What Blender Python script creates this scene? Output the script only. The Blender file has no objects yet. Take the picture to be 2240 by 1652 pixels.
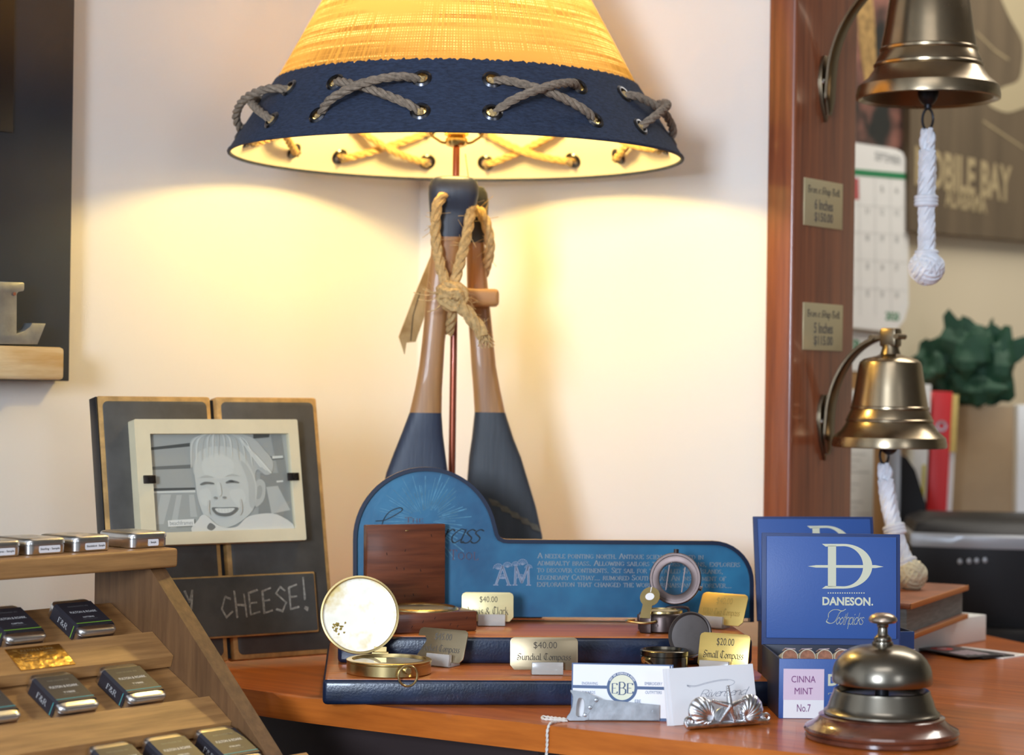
import bpy, bmesh, math, random
from mathutils import Vector, Matrix
random.seed(7)
S = bpy.context.scene
COL = S.collection
PI = math.pi
V = Vector
# ------------------------------------------------------------------ camera
FPX, ROLL, PITCH, CAMH = 4600.0, 0.014, 0.00293, 0.302
CF = V((0, math.cos(PITCH), math.sin(PITCH)))
_u = V((0, -math.sin(PITCH), math.cos(PITCH))); _r = V((1, 0, 0))
CR = math.cos(ROLL)*_r + math.sin(ROLL)*_u
CU = -math.sin(ROLL)*_r + math.cos(ROLL)*_u
CO = V((0, 0, CAMH))
cd = bpy.data.cameras.new('camera'); cam = bpy.data.objects.new('camera', cd); COL.objects.link(cam)
cam.matrix_world = Matrix(((CR.x, CU.x, -CF.x, CO.x), (CR.y, CU.y, -CF.y, CO.y), (CR.z, CU.z, -CF.z, CO.z), (0, 0, 0, 1)))
cd.sensor_width = 36.0; cd.lens = FPX/2240*36.0; cd.clip_start = 0.05; cd.clip_end = 60
cd.dof.use_dof = True; cd.dof.focus_distance = 2.02; cd.dof.aperture_fstop = 5.4
S.camera = cam
# ------------------------------------------------------------------ world, exposure, lights
S.view_settings.view_transform = 'Standard'; S.view_settings.look = 'None'
S.view_settings.gamma = 1.0; S.view_settings.exposure = 0.0
w = bpy.data.worlds.new('world'); S.world = w; w.use_nodes = True
w.node_tree.nodes['Background'].inputs[0].default_value = (0.9, 0.95, 1.0, 1)
w.node_tree.nodes['Background'].inputs[1].default_value = 0.04
WR = V((0.7986, -0.6018, 0)); WN = V((0.6018, 0.7986, 0)); UP = V((0, 0, 1))
def W(r, n, z=0.0): return WR*r + WN*n + UP*z
def area_light(name, loc, direction, sx, sy, power, color):
    l = bpy.data.lights.new(name, 'AREA'); l.shape = 'RECTANGLE'; l.size = sx; l.size_y = sy
    l.energy = power; l.color = color
    o = bpy.data.objects.new(name, l); COL.objects.link(o)
    z = -V(direction).normalized(); x = UP.cross(z)
    if x.length < 1e-3: x = V((1, 0, 0))
    x.normalize(); y = z.cross(x)
    M = Matrix((x, y, z)).transposed().to_4x4(); M.translation = loc; o.matrix_world = M
    return o
area_light('daylight_shopfront', W(0.35, -2.5, 0.75), WN, 0.8, 0.8, 158, (0.72, 0.84, 1.0))
area_light('daylight_side', W(2.3, 0.1, 0.75), -WR, 0.7, 0.8, 10, (0.82, 0.89, 1.0))
area_light('ceiling_fill_light', V((0.1, 0.3, 1.60)), (0, 0, -1), 1.2, 0.6, 9, (0.95, 0.96, 1.0))  # added overhead fill; no such ceiling panel is seen
area_light('office_fill_light', V((1.3, 3.2, 1.60)), (0, 0, -1), 1.2, 0.6, 24, (1.0, 0.95, 0.86))  # added fill to brighten the office, source unseen
BULB_STRENGTH = 200.0
BULB_COLOR = (1.0, 0.70, 0.21, 1)
# ------------------------------------------------------------------ pixel helpers (photograph frame 2240 x 1652)
def ray(x, y): return CF + (x-1120)/FPX*CR - (y-826)/FPX*CU
def at(x, y, Y):
    d = ray(x, y); return CO + d*(Y/d.y)
def onz(x, y, z=0.0):
    d = ray(x, y); return CO + d*((z-CAMH)/d.z)
def onp(x, y, p, n):
    d = ray(x, y); return CO + d*((V(p)-CO).dot(n)/d.dot(n))
class Pl:
    """a plane with origin o, axis ux (right) and uz (up): local x right, y away, z up"""
    def __init__(s, o, ux, uz):
        s.o = V(o); s.ux = V(ux).normalized(); uz = V(uz); s.uz = (uz - s.ux*uz.dot(s.ux)).normalized(); s.uy = s.uz.cross(s.ux)
    def uv(s, x, y, off=0.0):
        p = onp(x, y, s.o + s.uy*off, s.uy) - s.o; return (p.dot(s.ux), p.dot(s.uz))
    def mat(s):
        M = Matrix((s.ux, s.uy, s.uz)).transposed().to_4x4(); M.translation = s.o; return M
def dirz(deg): return V((math.cos(math.radians(deg)), math.sin(math.radians(deg)), 0))
def leaned(o, deg, lean):
    """plane turned by deg about z (right end farther when positive), top leaning back by lean degrees"""
    ux = dirz(deg); back = UP.cross(ux); a = math.radians(lean)
    return Pl(o, ux, UP*math.cos(a) + back*math.sin(a))
def rot(axis, deg): return Matrix.Rotation(math.radians(deg), 4, axis)
def tr(x, y, z): return Matrix.Translation((x, y, z))
# ------------------------------------------------------------------ materials
def mk(name, col, rough=0.5, metal=0.0, noise=0.0, nscale=20.0, bump=0.0, bscale=200.0, col2=None, stretch=(1, 1, 1), coat=0.0, crough=0.05, spec=0.5, trans=0.0, ramp=(0.35, 0.65), detail=4, rvar=0.0):
    m = bpy.data.materials.new(name); m.use_nodes = True; nt = m.node_tree; b = nt.nodes['Principled BSDF']
    b.inputs['Base Color'].default_value = (*col, 1); b.inputs['Roughness'].default_value = rough; b.inputs['Metallic'].default_value = metal
    b.inputs['Coat Weight'].default_value = coat; b.inputs['Coat Roughness'].default_value = crough
    b.inputs['Specular IOR Level'].default_value = spec; b.inputs['Transmission Weight'].default_value = trans
    if noise or bump or col2:
        tc = nt.nodes.new('ShaderNodeTexCoord'); mp = nt.nodes.new('ShaderNodeMapping'); mp.inputs['Scale'].default_value = stretch
        nt.links.new(tc.outputs['Object'], mp.inputs[0])
    if noise or col2:
        n = nt.nodes.new('ShaderNodeTexNoise'); n.inputs['Scale'].default_value = nscale; n.inputs['Detail'].default_value = detail; n.inputs['Roughness'].default_value = 0.6
        nt.links.new(mp.outputs[0], n.inputs['Vector'])
        r = nt.nodes.new('ShaderNodeValToRGB'); c2 = col2 or tuple(c*(1-noise) for c in col)
        r.color_ramp.elements[0].position = ramp[0]; r.color_ramp.elements[1].position = ramp[1]
        r.color_ramp.elements[0].color = (*c2, 1); r.color_ramp.elements[1].color = (*col, 1)
        nt.links.new(n.outputs['Fac'], r.inputs[0]); nt.links.new(r.outputs[0], b.inputs['Base Color'])
        if rvar:
            mr = nt.nodes.new('ShaderNodeMapRange'); mr.inputs[3].default_value = rough+rvar; mr.inputs[4].default_value = rough
            nt.links.new(n.outputs['Fac'], mr.inputs[0]); nt.links.new(mr.outputs[0], b.inputs['Roughness'])
    if bump:
        n2 = nt.nodes.new('ShaderNodeTexNoise'); n2.inputs['Scale'].default_value = bscale; n2.inputs['Detail'].default_value = 3
        nt.links.new(mp.outputs[0], n2.inputs['Vector'])
        bp = nt.nodes.new('ShaderNodeBump'); bp.inputs['Strength'].default_value = bump; bp.inputs['Distance'].default_value = 0.002
        nt.links.new(n2.outputs['Fac'], bp.inputs['Height']); nt.links.new(bp.outputs[0], b.inputs['Normal'])
    return m
def wood(name, c1, c2, axis=0, scale=30, rough=0.4, coat=0.0, squash=0.06, bump=0.05, spec=0.5, crough=0.05):
    st = [1, 1, 1]; st[axis] = squash
    return mk(name, c1, rough, 0, 0.3, scale, bump, scale*6, c2, tuple(st), coat, crough, spec, 0, (0.3, 0.68), 6)
def thin_glass(name, tint=(0.97, 0.98, 0.98), ior=1.5, rough=0.0):
    m = bpy.data.materials.new(name); m.use_nodes = True; nt = m.node_tree; nt.nodes.remove(nt.nodes['Principled BSDF'])
    out = nt.nodes['Material Output']; t = nt.nodes.new('ShaderNodeBsdfTransparent'); t.inputs[0].default_value = (*tint, 1)
    g = nt.nodes.new('ShaderNodeBsdfGlossy'); g.inputs['Roughness'].default_value = rough
    f = nt.nodes.new('ShaderNodeLayerWeight'); f.inputs[0].default_value = 0.5; pw = nt.nodes.new('ShaderNodeMath'); pw.operation = 'POWER'; pw.inputs[1].default_value = 5.0
    ma = nt.nodes.new('ShaderNodeMath'); ma.operation = 'MULTIPLY_ADD'; ma.inputs[1].default_value = 0.9; ma.inputs[2].default_value = 0.045; mx = nt.nodes.new('ShaderNodeMixShader')
    nt.links.new(f.outputs['Facing'], pw.inputs[0]); nt.links.new(pw.outputs[0], ma.inputs[0]); nt.links.new(ma.outputs[0], mx.inputs[0]); nt.links.new(t.outputs[0], mx.inputs[1]); nt.links.new(g.outputs[0], mx.inputs[2]); nt.links.new(mx.outputs[0], out.inputs[0])
    return m
def emit(name, col, s):
    m = bpy.data.materials.new(name); m.use_nodes = True; b = m.node_tree.nodes['Principled BSDF']
    b.inputs['Emission Color'].default_value = col; b.inputs['Emission Strength'].default_value = s; b.inputs['Base Color'].default_value = (1, .9, .7, 1)
    return m
def burlap_mat():
    m = bpy.data.materials.new('burlap'); m.use_nodes = True; nt = m.node_tree; nt.nodes.remove(nt.nodes['Principled BSDF']); L = nt.links.new
    out = nt.nodes['Material Output']; tc = nt.nodes.new('ShaderNodeTexCoord')
    # uv: u along the circumference, v along the height, in metres
    def waves(scale, direction, dist):
        wv = nt.nodes.new('ShaderNodeTexWave'); wv.wave_type = 'BANDS'; wv.bands_direction = direction; wv.inputs['Scale'].default_value = scale
        wv.inputs['Distortion'].default_value = dist; wv.inputs['Detail'].default_value = 2; wv.inputs['Detail Scale'].default_value = 2.0; L(tc.outputs['UV'], wv.inputs[0]); return wv
    wa = waves(100, 'X', 1.2); wb = waves(100, 'Y', 1.2)
    mul = nt.nodes.new('ShaderNodeMath'); mul.operation = 'MINIMUM'; L(wa.outputs['Fac'], mul.inputs[0]); L(wb.outputs['Fac'], mul.inputs[1])
    def streak(sx, sy, lo, hi):
        mp = nt.nodes.new('ShaderNodeMapping'); mp.inputs['Scale'].default_value = (sx, sy, 1); L(tc.outputs['UV'], mp.inputs[0])
        n = nt.nodes.new('ShaderNodeTexNoise'); n.inputs['Scale'].default_value = 1.0; n.inputs['Detail'].default_value = 5; L(mp.outputs[0], n.inputs['Vector'])
        r = nt.nodes.new('ShaderNodeMapRange'); r.inputs[1].default_value = lo; r.inputs[2].default_value = hi; L(n.outputs['Fac'], r.inputs[0]); return r
    s1 = streak(5, 170, 0.43, 0.56); s2 = streak(280, 6, 0.40, 0.55); s3 = streak(5, 24, 0.40, 0.60)
    def mixc(a, bcol, fac):
        mx = nt.nodes.new('ShaderNodeMix'); mx.data_type = 'RGBA'; mx.inputs[6].default_value = (*a, 1)
        if isinstance(bcol, tuple): mx.inputs[7].default_value = (*bcol, 1)
        else: L(bcol, mx.inputs[7])
        L(fac, mx.inputs[0]); return mx.outputs[2]
    c0 = mixc((0.17, 0.105, 0.045), (0.92, 0.66, 0.55), mul.outputs[0])
    c1 = mixc((0.13, 0.08, 0.038), c0, s1.outputs[0]); c2 = mixc((0.22, 0.145, 0.066), c1, s2.outputs[0]); c3 = mixc((0.24, 0.16, 0.085), c2, s3.outputs[0])
    d = nt.nodes.new('ShaderNodeBsdfDiffuse'); t = nt.nodes.new('ShaderNodeBsdfTranslucent'); L(c3, d.inputs[0]); L(c3, t.inputs[0])
    mx = nt.nodes.new('ShaderNodeMixShader'); mx.inputs[0].default_value = 0.85; L(d.outputs[0], mx.inputs[1]); L(t.outputs[0], mx.inputs[2])
    L(mx.outputs[0], out.inputs[0])
    return m
M = {}
M['wall'] = mk('wall_paint', (0.83, 0.80, 0.75), 0.6, bump=0.06, bscale=260)
M['office_wall'] = mk('office_wall_paint', (0.76, 0.66, 0.47), 0.6, bump=0.04, bscale=260)
M['ceil'] = mk('ceiling_paint', (0.50, 0.49, 0.47), 0.8)
M['shop_wall'] = mk('shop_wall_paint', (0.26, 0.25, 0.24), 0.8)
M['floor'] = mk('floor_carpet', (0.16, 0.13, 0.10), 0.9, noise=0.3, nscale=60)
M['counter'] = wood('counter_wood', (0.62, 0.170, 0.026), (0.36, 0.085, 0.013), 0, 75, 0.30, 0.18, 0.05, 0.02, 0.2, 0.06)
M['dark_cab'] = mk('dark_cabinet', (0.045, 0.030, 0.030), 0.5)
M['grey_cab'] = mk('grey_cabinet', (0.35, 0.31, 0.26), 0.5)
M['post'] = wood('post_wood', (0.32, 0.095, 0.036), (0.15, 0.042, 0.020), 2, 110, 0.30, 0.5, 0.04, 0.02, 0.5, 0.12)
M['black_paint'] = mk('black_board', (0.014, 0.027, 0.046), 0.42, noise=0.25, nscale=9, bump=0.03)
M['black_deep'] = mk('deep_black', (0.008, 0.008, 0.010), 0.4)
M['galv'] = mk('galvanised_metal', (0.36, 0.38, 0.40), 0.42, 0.7, noise=0.25, nscale=45)
M['rust'] = mk('rust', (0.25, 0.08, 0.04), 0.8)
M['whitewash'] = mk('whitewashed_wood', (0.72, 0.60, 0.40), 0.7, noise=0.4, nscale=40, col2=(0.50, 0.30, 0.10), stretch=(0.15, 1, 1), bump=0.3, bscale=120)
M['black_dist'] = mk('distressed_black', (0.095, 0.088, 0.078), 0.5, noise=0.25, nscale=30, bump=0.05)
M['tan_edge'] = mk('worn_tan_edge', (0.62, 0.36, 0.12), 0.6, noise=0.4, nscale=60)
M['cream_frame'] = mk('cream_frame', (0.80, 0.70, 0.47), 0.5, noise=0.08, nscale=20)
M['chalk'] = mk('chalk', (0.40, 0.38, 0.33), 0.9, noise=0.5, nscale=400)
M['slate'] = mk('chalk_slate', (0.075, 0.070, 0.062), 0.6, noise=0.3, nscale=35)
M['glass'] = thin_glass('clear_glass')
M['bronze_clip'] = mk('dark_clip', (0.06, 0.05, 0.045), 0.35, 0.9)
for i, g in enumerate((0.05, 0.11, 0.22, 0.36, 0.50, 0.64, 0.76, 0.88, 0.815)): M['g%d' % i] = mk('photo_grey', (g, g*0.97, g*0.86), 0.5)
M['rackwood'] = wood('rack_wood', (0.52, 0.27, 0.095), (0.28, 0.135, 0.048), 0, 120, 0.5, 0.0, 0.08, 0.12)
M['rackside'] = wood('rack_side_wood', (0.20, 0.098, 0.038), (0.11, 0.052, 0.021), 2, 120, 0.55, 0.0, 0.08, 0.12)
M['tin'] = mk('brushed_tin', (0.74, 0.72, 0.70), 0.28, 1.0, noise=0.08, nscale=90, bump=0.03, bscale=300)
M['label'] = mk('label_paper', (0.86, 0.85, 0.87), 0.5)
M['ink'] = mk('black_ink', (0.02, 0.02, 0.025), 0.5)
M['sleeve'] = mk('charcoal_sleeve', (0.030, 0.028, 0.036), 0.42)
M['sleeve_b'] = mk('taupe_sleeve', (0.15, 0.125, 0.105), 0.42)
M['green_line'] = mk('green_line', (0.30, 0.62, 0.05), 0.5)
M['teal_line'] = mk('teal_line', (0.10, 0.50, 0.50), 0.5)
M['silver_ink'] = mk('silver_ink', (0.70, 0.70, 0.70), 0.4)
M['silver_dim'] = mk('faint_silver_ink', (0.22, 0.22, 0.22), 0.4)
M['brassplate'] = mk('etched_brass', (0.72, 0.47, 0.14), 0.25, 1.0, bump=0.35, bscale=120)
M['plateink'] = mk('etched_letters', (0.30, 0.18, 0.06), 0.5, 0.4)
M['burlap'] = burlap_mat()
M['navy_cloth'] = mk('navy_burlap', (0.034, 0.050, 0.098), 0.85, noise=0.5, nscale=150, stretch=(1, 1, 4), bump=0.6, bscale=350)
M['lining'] = mk('white_lining', (0.85, 0.80, 0.70), 0.7)
M['eyelet'] = mk('eyelet_gunmetal', (0.09, 0.09, 0.10), 0.28, 1.0)
M['rope_grey'] = mk('weathered_rope', (0.33, 0.25, 0.18), 0.85, noise=0.4, nscale=220, bump=0.4, bscale=500)
M['rope'] = mk('manila_rope', (0.68, 0.46, 0.20), 0.85, noise=0.35, nscale=220, bump=0.4, bscale=500)
M['brass'] = mk('brass_fitting', (0.75, 0.50, 0.18), 0.22, 1.0)
M['bulb'] = emit('lit_bulb', BULB_COLOR, BULB_STRENGTH)
M['copper_rod'] = mk('copper_rod', (0.30, 0.07, 0.03), 0.25, 0.6, coat=0.5)
M['paddle_wood'] = wood('paddle_wood', (0.47, 0.235, 0.080), (0.29, 0.13, 0.042), 2, 150, 0.45, 0.1, 0.04, 0.03)
M['paddle_navy'] = mk('paddle_navy', (0.028, 0.038, 0.070), 0.45, noise=0.3, nscale=60, stretch=(1, 1, 0.08), bump=0.1, bscale=300)
M['paddle_charcoal'] = mk('paddle_charcoal', (0.048, 0.055, 0.066), 0.5, noise=0.3, nscale=60, stretch=(1, 1, 0.08), bump=0.1, bscale=300)
M['worn'] = mk('worn_patch', (0.13, 0.11, 0.075), 0.6, noise=0.4, nscale=120)
M['block_wood'] = wood('block_wood', (0.55, 0.28, 0.10), (0.40, 0.18, 0.06), 0, 30, 0.4, 0.1)
M['kraft'] = mk('kraft_tag', (0.55, 0.44, 0.24), 0.7, noise=0.3, nscale=30, col2=(0.36, 0.24, 0.10))
M['stand_navy'] = mk('stand_navy', (0.012, 0.024, 0.062), 0.30, bump=0.10, bscale=420, noise=0.6, nscale=40, coat=0.2)
M['stand_wood'] = wood('stand_wood', (0.56, 0.17, 0.035), (0.36, 0.09, 0.018), 0, 80, 0.30, 0.22, 0.05, 0.02, 0.5, 0.08)
M['rim_navy'] = mk('rim_navy', (0.010, 0.018, 0.045), 0.3)
M['panel_blue'] = mk('panel_blue', (0.028, 0.190, 0.340), 0.36, noise=0.5, nscale=9, col2=(0.010, 0.085, 0.190), bump=0.05)
M['panel_ray'] = mk('panel_rays', (0.075, 0.27, 0.42), 0.4, noise=0.5, nscale=90)
M['panel_tan'] = mk('panel_tan_edge', (0.60, 0.40, 0.16), 0.5)
M['panel_text'] = mk('panel_text', (0.44, 0.44, 0.42), 0.5)
M['panel_am'] = mk('panel_emblem', (0.28, 0.34, 0.46), 0.5)
M['panel_dark'] = mk('panel_script', (0.012, 0.030, 0.048), 0.5)
M['panel_red'] = mk('panel_plum', (0.12, 0.08, 0.13), 0.5)
M['box_wood'] = wood('walnut_box', (0.22, 0.062, 0.024), (0.075, 0.020, 0.010), 0, 120, 0.35, 0.2, 0.07, 0.05, 0.5, 0.15)
M['box_nick'] = mk('wood_nick', (0.03, 0.012, 0.008), 0.6)
M['brass_dull'] = mk('aged_brass', (0.70, 0.53, 0.24), 0.27, 1.0, noise=0.15, nscale=40)
M['brass_mirror'] = mk('polished_brass_lid', (0.95, 0.88, 0.74), 0.27, 1.0, noise=0.3, nscale=26, col2=(0.70, 0.52, 0.20), ramp=(0.36, 0.52), rvar=0.25)
M['patina'] = mk('tarnish', (0.38, 0.26, 0.06), 0.45, 0.9, noise=0.5, nscale=300)
M['dial'] = mk('compass_dial', (0.62, 0.56, 0.42), 0.5)
M['plaque'] = mk('brushed_gold_plaque', (0.80, 0.56, 0.17), 0.33, 0.75, noise=0.06, nscale=200, stretch=(0.1, 1, 1))
M['plaque_dark_reflection'] = mk('gold_plaque_dark_reflection', (0.36, 0.28, 0.17), 0.34, 0.8, noise=0.08, nscale=200, stretch=(0.1, 1, 1))  # same gold metal, dark reflections put into the colour
M['plaque_pale_reflection'] = mk('gold_plaque_pale_reflection', (0.78, 0.66, 0.34), 0.4, 0.5, noise=0.06, nscale=200, stretch=(0.1, 1, 1))  # same gold metal, bright reflection put into the colour
M['engrave'] = mk('engraved_letters', (0.055, 0.036, 0.018), 0.5)
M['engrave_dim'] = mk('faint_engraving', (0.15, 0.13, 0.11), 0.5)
M['engrave_gold'] = mk('shallow_engraving', (0.42, 0.27, 0.06), 0.5)
M['acrylic'] = mk('frosted_acrylic', (0.86, 0.82, 0.76), 0.22, trans=0.55, spec=0.5)
M['gunbronze'] = mk('dark_bronze', (0.105, 0.075, 0.068), 0.36, 0.85, noise=0.3, nscale=30)
M['lidbronze'] = mk('smoked_lid', (0.15, 0.13, 0.125), 0.42, 0.8, noise=0.2, nscale=30)
M['blackbrass'] = mk('black_nickel', (0.13, 0.115, 0.09), 0.20, 1.0)
M['pewter'] = mk('pewter', (0.64, 0.67, 0.71), 0.32, 1.0, noise=0.3, nscale=60, bump=0.08, bscale=150)
M['pewter_bright'] = mk('bright_pewter', (0.82, 0.82, 0.84), 0.30, 1.0, noise=0.4, nscale=140, bump=0.2, bscale=260)
M['card'] = mk('white_card', (0.88, 0.87, 0.88), 0.5)
M['card_navy'] = mk('card_navy', (0.055, 0.105, 0.23), 0.5)
M['card_cream'] = mk('card_cream', (0.78, 0.77, 0.58), 0.5)
M['card_grey'] = mk('card_grey_script', (0.15, 0.16, 0.24), 0.5)
M['string'] = mk('white_string', (0.78, 0.74, 0.68), 0.8)
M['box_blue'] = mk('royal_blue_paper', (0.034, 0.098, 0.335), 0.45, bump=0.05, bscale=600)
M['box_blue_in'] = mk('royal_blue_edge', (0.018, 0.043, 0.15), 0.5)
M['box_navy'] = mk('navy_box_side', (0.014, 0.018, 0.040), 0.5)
M['cream_ink'] = mk('cream_ink', (0.64, 0.64, 0.48), 0.5)
M['pink'] = mk('pale_pink_label', (0.74, 0.58, 0.70), 0.5)
M['plum'] = mk('plum_ink', (0.20, 0.03, 0.18), 0.5)
M['cork'] = mk('wrapped_roll', (0.42, 0.16, 0.08), 0.5, noise=0.5, nscale=200)
M['roll_paper'] = mk('roll_paper', (0.66, 0.58, 0.42), 0.6, noise=0.3, nscale=60)
M['bell_pewter'] = mk('antique_bell_metal', (0.25, 0.22, 0.175), 0.27, 1.0, noise=0.15, nscale=14)
M['bell_knob'] = mk('antique_knob', (0.46, 0.36, 0.28), 0.33, 1.0)
M['bell_wood'] = wood('rosewood', (0.17, 0.048, 0.022), (0.045, 0.012, 0.008), 0, 60, 0.22, 0.6, 0.2, 0.0, 0.5, 0.06)
M['ship_brass'] = mk('antique_ship_brass', (0.40, 0.31, 0.20), 0.20, 1.0, noise=0.22, nscale=16, rvar=0.12)
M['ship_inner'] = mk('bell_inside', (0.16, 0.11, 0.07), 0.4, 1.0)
M['arm'] = mk('bracket_bronze', (0.22, 0.17, 0.11), 0.33, 1.0)
M['iron'] = mk('black_iron', (0.03, 0.03, 0.035), 0.4, 0.8)
M['cotton'] = mk('white_cotton_rope', (0.78, 0.79, 0.84), 0.8, noise=0.15, nscale=90)
M['cotton_cream'] = mk('cream_cotton', (0.76, 0.68, 0.48), 0.8, noise=0.2, nscale=90)
M['sign_gold'] = mk('champagne_sign', (0.60, 0.50, 0.29), 0.4, 0.4)
M['paper'] = mk('white_paper', (0.86, 0.86, 0.83), 0.7)
M['cal_green'] = mk('calendar_green', (0.02, 0.24, 0.09), 0.6)
M['cal_ink'] = mk('calendar_grey', (0.30, 0.32, 0.32), 0.6)
M['cal_line'] = mk('calendar_lines', (0.60, 0.61, 0.60), 0.6)
M['cal_photo'] = mk('calendar_photo', (0.30, 0.13, 0.10), 0.4, nscale=9, col2=(0.018, 0.020, 0.020), noise=0.5, ramp=(0.42, 0.60))
M['cal_gold'] = mk('calendar_straw', (0.55, 0.34, 0.12), 0.5, noise=0.6, nscale=90)
M['cal_blue'] = mk('calendar_blue', (0.06, 0.12, 0.45), 0.5)
M['cal_redp'] = mk('calendar_red', (0.50, 0.10, 0.10), 0.5)
M['poster'] = mk('poster_brown', (0.155, 0.112, 0.066), 0.6, noise=0.3, nscale=30, stretch=(1, 1, 0.1))
M['poster_tan'] = mk('poster_tan', (0.46, 0.38, 0.23), 0.6)
M['poster_letter'] = mk('poster_letters', (0.42, 0.33, 0.18), 0.6)
M['red'] = mk('red_binder', (0.72, 0.022, 0.025), 0.4)
M['steel'] = mk('ring_steel', (0.6, 0.6, 0.62), 0.25, 1.0)
M['black_plastic'] = mk('black_plastic', (0.014, 0.013, 0.014), 0.45, spec=0.2)
M['grey_plastic'] = mk('silver_plastic', (0.36, 0.37, 0.39), 0.32, 0.3)
M['brown_strip'] = mk('cardboard', (0.40, 0.22, 0.08), 0.7)
M['yellow'] = mk('yellow_edge', (0.70, 0.58, 0.05), 0.6)
M['bag'] = mk('kraft_paper_bag', (0.48, 0.34, 0.20), 0.75, noise=0.15, nscale=8)
M['tissue'] = mk('green_tissue', (0.010, 0.062, 0.027), 0.7, noise=0.3, nscale=20)
M['navy'] = mk('navy_plain', (0.018, 0.040, 0.13), 0.5)
M['leather'] = mk('brown_leather', (0.36, 0.125, 0.055), 0.5, noise=0.3, nscale=25, bump=0.2, bscale=100)
M['leather_edge'] = mk('raw_leather_edge', (0.50, 0.19, 0.05), 0.7)
M['pages'] = mk('grey_page_block', (0.22, 0.24, 0.235), 0.7, noise=0.3, nscale=30, stretch=(1, 1, 12))
M['bcard'] = mk('black_card', (0.02, 0.02, 0.022), 0.35)
M['pinkred'] = mk('red_print', (0.65, 0.05, 0.05), 0.5)
M['pinkpale'] = mk('pale_print', (0.55, 0.42, 0.45), 0.5)
M['desk'] = wood('office_desk_wood', (0.30, 0.13, 0.06), (0.2, 0.08, 0.03), 0, 20, 0.4)
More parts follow.
